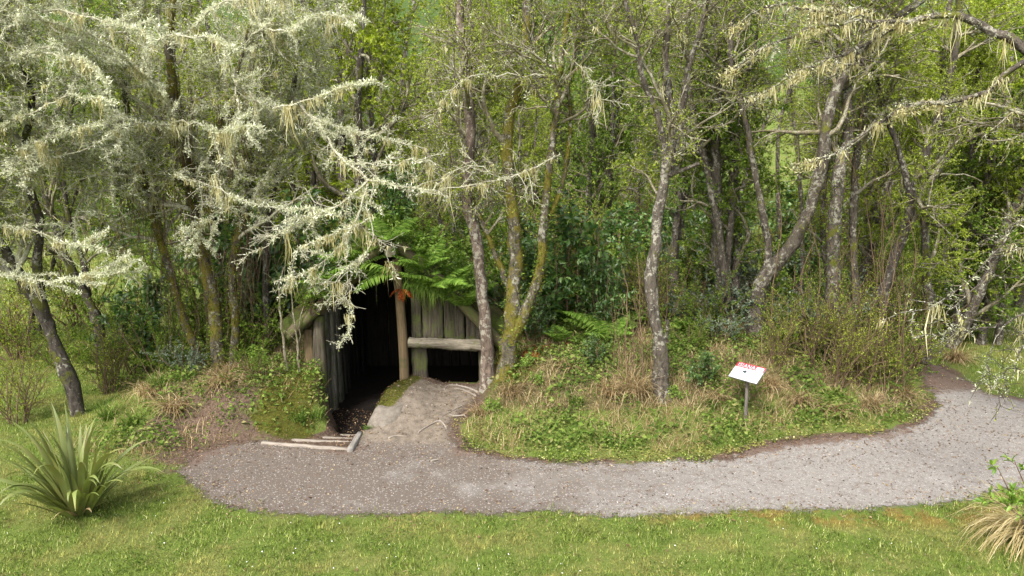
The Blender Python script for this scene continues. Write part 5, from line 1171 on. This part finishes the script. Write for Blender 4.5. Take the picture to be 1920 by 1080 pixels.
# low clover fringe along the path, weeds over the bank
mb = MB()
x, y = scatter(r, 60000, (-1.2, 8.5, 9.0, 12.2), lambda x, y: (1 - sm(.35, .9, poly_sd(x, y, PATH))) * (poly_sd(x, y, PATH) + .28 * fbm(x * 1.8, y * 1.8, 1, 7) > .03) * np.where(poly_sd(x, y, PATH) > 0, 1, .5) * ((x > .0) | (y < 10.6)) * (.3 + .7 * sm(-.2, .2, fbm(x * 3, y * 3, 1, 7))))
n = len(x); L = r.uniform(.015, .04, n); leaves(mb, r, zat(x, y, .01) + np.stack((0 * x, 0 * x, r.uniform(0, .04, n)), 1), r.standard_normal((n, 3)) * np.array([1, 1, .3]), np.array([0, 0, 1.0]) + .4 * r.standard_normal((n, 3)), L, L * .8)
o = mb.build("clover_fringe", M['grass'], kind='stuff'); o['label'] = 'low green clover and grass along the far edge of the path'
mb = MB()
x, y = scatter(r, 95000, (-7, 9, 9.6, 15.5), lambda x, y: bankmask(x, y) * sm(.15, .6, poly_sd(x, y, PATH)) * sm(-.2, .2, fbm(x * 1.3, y * 1.3, 1, 6)))
n = len(x); L = r.uniform(.03, .095, n); leaves(mb, r, zat(x, y) + np.stack((0 * x, 0 * x, .22 * r.uniform(0, 1, n) ** 1.6), 1), r.standard_normal((n, 3)) * np.array([1, 1, .5]), np.array([0, -.3, 1.0]) + .5 * r.standard_normal((n, 3)), L, L * r.uniform(.4, .75, n))
x, y = scatter(r, 40000, (-9, 10, 13, 26), lambda x, y: (1 - ((np.abs(x + 2.1) < 1.9) & (y < 15.9))) * zones(x, y)[2] * sm(-.3, .3, fbm(x, y, 1, 5)))
n = len(x); L = r.uniform(.05, .13, n); leaves(mb, r, zat(x, y) + np.stack((0 * x, 0 * x, .4 * r.uniform(0, 1, n) ** 1.5), 1), r.standard_normal((n, 3)) * np.array([1, 1, .5]), np.array([0, -.3, 1.0]) + .5 * r.standard_normal((n, 3)), L, L * .6)
o = mb.build("weeds", M['weed'], kind='stuff'); o['label'] = 'low green weeds covering the banks and the woodland floor'
mb = MB()
x, y = scatter(r, 90000, (-7, 8.5, 9.5, 14), lambda x, y: bankmask(x, y) * sm(.1, .5, poly_sd(x, y, PATH)) * sm(-.25, .2, -fbm(x * 1.3, y * 1.3, 1, 6)) * .55)
n = len(x); blades(mb, r, zat(x, y, -.01), r.uniform(.10, .38, n), r.uniform(.006, .012, n), .8, .6, 2)
o = mb.build("dry_grass", M['dry_grass'], kind='stuff'); o['label'] = 'tangled dry grass over the banks'
mb = MB()
x, y = scatter(r, 30000, (-7, 8.5, 9.4, 15), lambda x, y: bankmask(x, y) * sm(.1, .5, poly_sd(x, y, PATH)) * .7)
n = len(x); blades(mb, r, zat(x, y, -.01), r.uniform(.06, .24, n), r.uniform(.004, .009, n), .5, .5, 2)
o = mb.build("bank_grass", M['grass_long'], kind='stuff'); o['label'] = 'longer green grass growing through the banks'
mb = MB()
def litmask(x, y):
    sd, so_1, wd, mo = zones(x, y); xl, xr = pass_lr(y); ip = (x > xl) & (x < xr) & (y > 10.2) & (y < 12.5)
    return np.clip(so_1 * .8 + wd * .35 + (sd < .15) * (sd > -.3) * .35 * sm(-.2, .3, fbm(x * 2, y * 2, 1, 6) + .1) + .008 + ip * .6 - (sd < -.35) * .02, 0, 1) * ~((np.abs(x + 2.1) < 1.7) & (y > 12.5) & (y < 15.9))
x, y = scatter(r, 50000, (-7, 9, 7.6, 15), litmask)
n = len(x); L = r.uniform(.012, .045, n); leaves(mb, r, zat(x, y, .016), r.standard_normal((n, 3)) * np.array([1, 1, .15]), np.array([0, 0, 1.0]) + .35 * r.standard_normal((n, 3)), L, L * r.uniform(.25, .7, n))
o = mb.build("leaf_litter", M['litter'], kind='stuff'); o['label'] = 'brown fallen leaves and twigs along the path edge and under the trees'
mb = MB()
x, y = scatter(r, 40000, (-5.2, 1.2, 9.9, 12.3), lambda x, y: np.clip(z_moss(x, y), 0, 1) * ~((x > pass_lr(y)[0] + .05) & (x < pass_lr(y)[1] - .02)) * ~((np.abs(x + 2.1) < 1.8) & (y > 11.95)))
n = len(x); tufts(mb, r, zat(x, y, .012), r.uniform(.012, .03, n), 2)
o = mb.build("moss", M['moss_tuft'], kind='stuff'); o['label'] = 'yellow-green moss on the banks beside the doorway'

# ------------------------------------------------------------------ scrub and trees on the hillside behind
r = R(801); mb = MB(); C_ = []
while len(C_) < 620:
    y = 33 + 62 * r.uniform() ** 1.2; x = r.uniform(-1, 1) * (y * .85 + 4); px = 960 + 1280 * x / (y * CP)
    if 1385 < px < 1560 and y < 64 and r.uniform() < .93: continue
    if px < 300 and y < 42: continue
    C_.append((x, y, r.uniform(.9, 2.2)))
C_ = np.array(C_); m = 90
n = len(C_) * m; u = unit(r.standard_normal((n, 3))); u[:, 2] = np.abs(u[:, 2]); rad = C_[:, 2].repeat(m)[:, None]
P_ = np.stack((C_[:, 0], C_[:, 1], HT(C_[:, 0], C_[:, 1])), 1).repeat(m, 0) + u * rad * r.uniform(.6, 1.1, (n, 1)) * np.array([1.2, 1.2, 1.0])
L = r.uniform(.14, .34, n); leaves(mb, r, P_, u + .8 * r.standard_normal((n, 3)), u + .5 * r.standard_normal((n, 3)), L, L * .7)
o = mb.build("hillside_scrub", M['leaf_green'], kind='stuff'); o['label'] = 'green scrub covering the hillside far behind the wood'
for k_ in range(44):
    while True:
        y = 30 + 40 * r.uniform(); x = r.uniform(-1, 1) * (y * .82 + 2); px = 960 + 1280 * x / (y * CP)
        if 1380 < px < 1565 and r.uniform() < .9: continue
        if px < 250 and y < 38: continue
        break
    k = int(r.integers(0, 3)); place(protos[k], False, (x, y, hz(x, y)), r.uniform(0, 6.3), r.uniform(1.1, 1.6), ["slender yellow-green tree standing on the hillside far behind", "two-stemmed lichened tree standing on the hillside far behind", "full green tree standing on the hillside far behind"][k], "trees on the hillside, kind %s" % ("one", "two", "three")[k])

# daisies, clover and fallen leaves on the lawn
r = R(820); mb = MB(); x, y = scatter(r, 150, (-6.5, 7, 6.3, 8.6), lambda x, y: (poly_sd(x, y, PATH) > .1) * (.4 + .6 * (fbm(x, y, 0, 4) > .1)))
n = len(x); L = r.uniform(.009, .016, n); leaves(mb, r, zat(x, y, .03), r.standard_normal((n, 3)) * np.array([1, 1, .1]), np.array([0, -.2, 1.0]) + .2 * r.standard_normal((n, 3)), L, L)
o = mb.build("daisies", M['sign_white'], kind='stuff'); o['label'] = 'scattered tiny white flowers in the lawn'
mb = MB(); x, y = scatter(r, 26000, (-6.8, 7.2, 6.2, 8.8), lambda x, y: (poly_sd(x, y, PATH) > .02) * sm(.05, .3, fbm(x * 2.2 + 7, y * 2.2, 1, 6)))
n = len(x); L = r.uniform(.012, .03, n); leaves(mb, r, zat(x, y, .02) + np.stack((0 * x, 0 * x, r.uniform(0, .025, n)), 1), r.standard_normal((n, 3)) * np.array([1, 1, .2]), np.array([0, 0, 1.0]) + .4 * r.standard_normal((n, 3)), L, L * .8)
o = mb.build("clover", M['weed'], kind='stuff'); o['label'] = 'clover patches in the lawn'
mb = MB(); x, y = scatter(r, 1900, (-6.5, 9, 6.3, 11.5), lambda x, y: .22 + .65 * (np.abs(poly_sd(x, y, PATH)) < .3))
n = len(x); L = r.uniform(.02, .11, n); leaves(mb, r, zat(x, y, .03), r.standard_normal((n, 3)) * np.array([1, 1, .05]), np.array([0, 0, 1.0]) + .3 * r.standard_normal((n, 3)), L, np.where(L > .06, L * .07, L * .5))
o = mb.build("fallen_twigs", M['litter'], kind='stuff'); o['label'] = 'fallen twigs and leaves strewn over lawn and path'
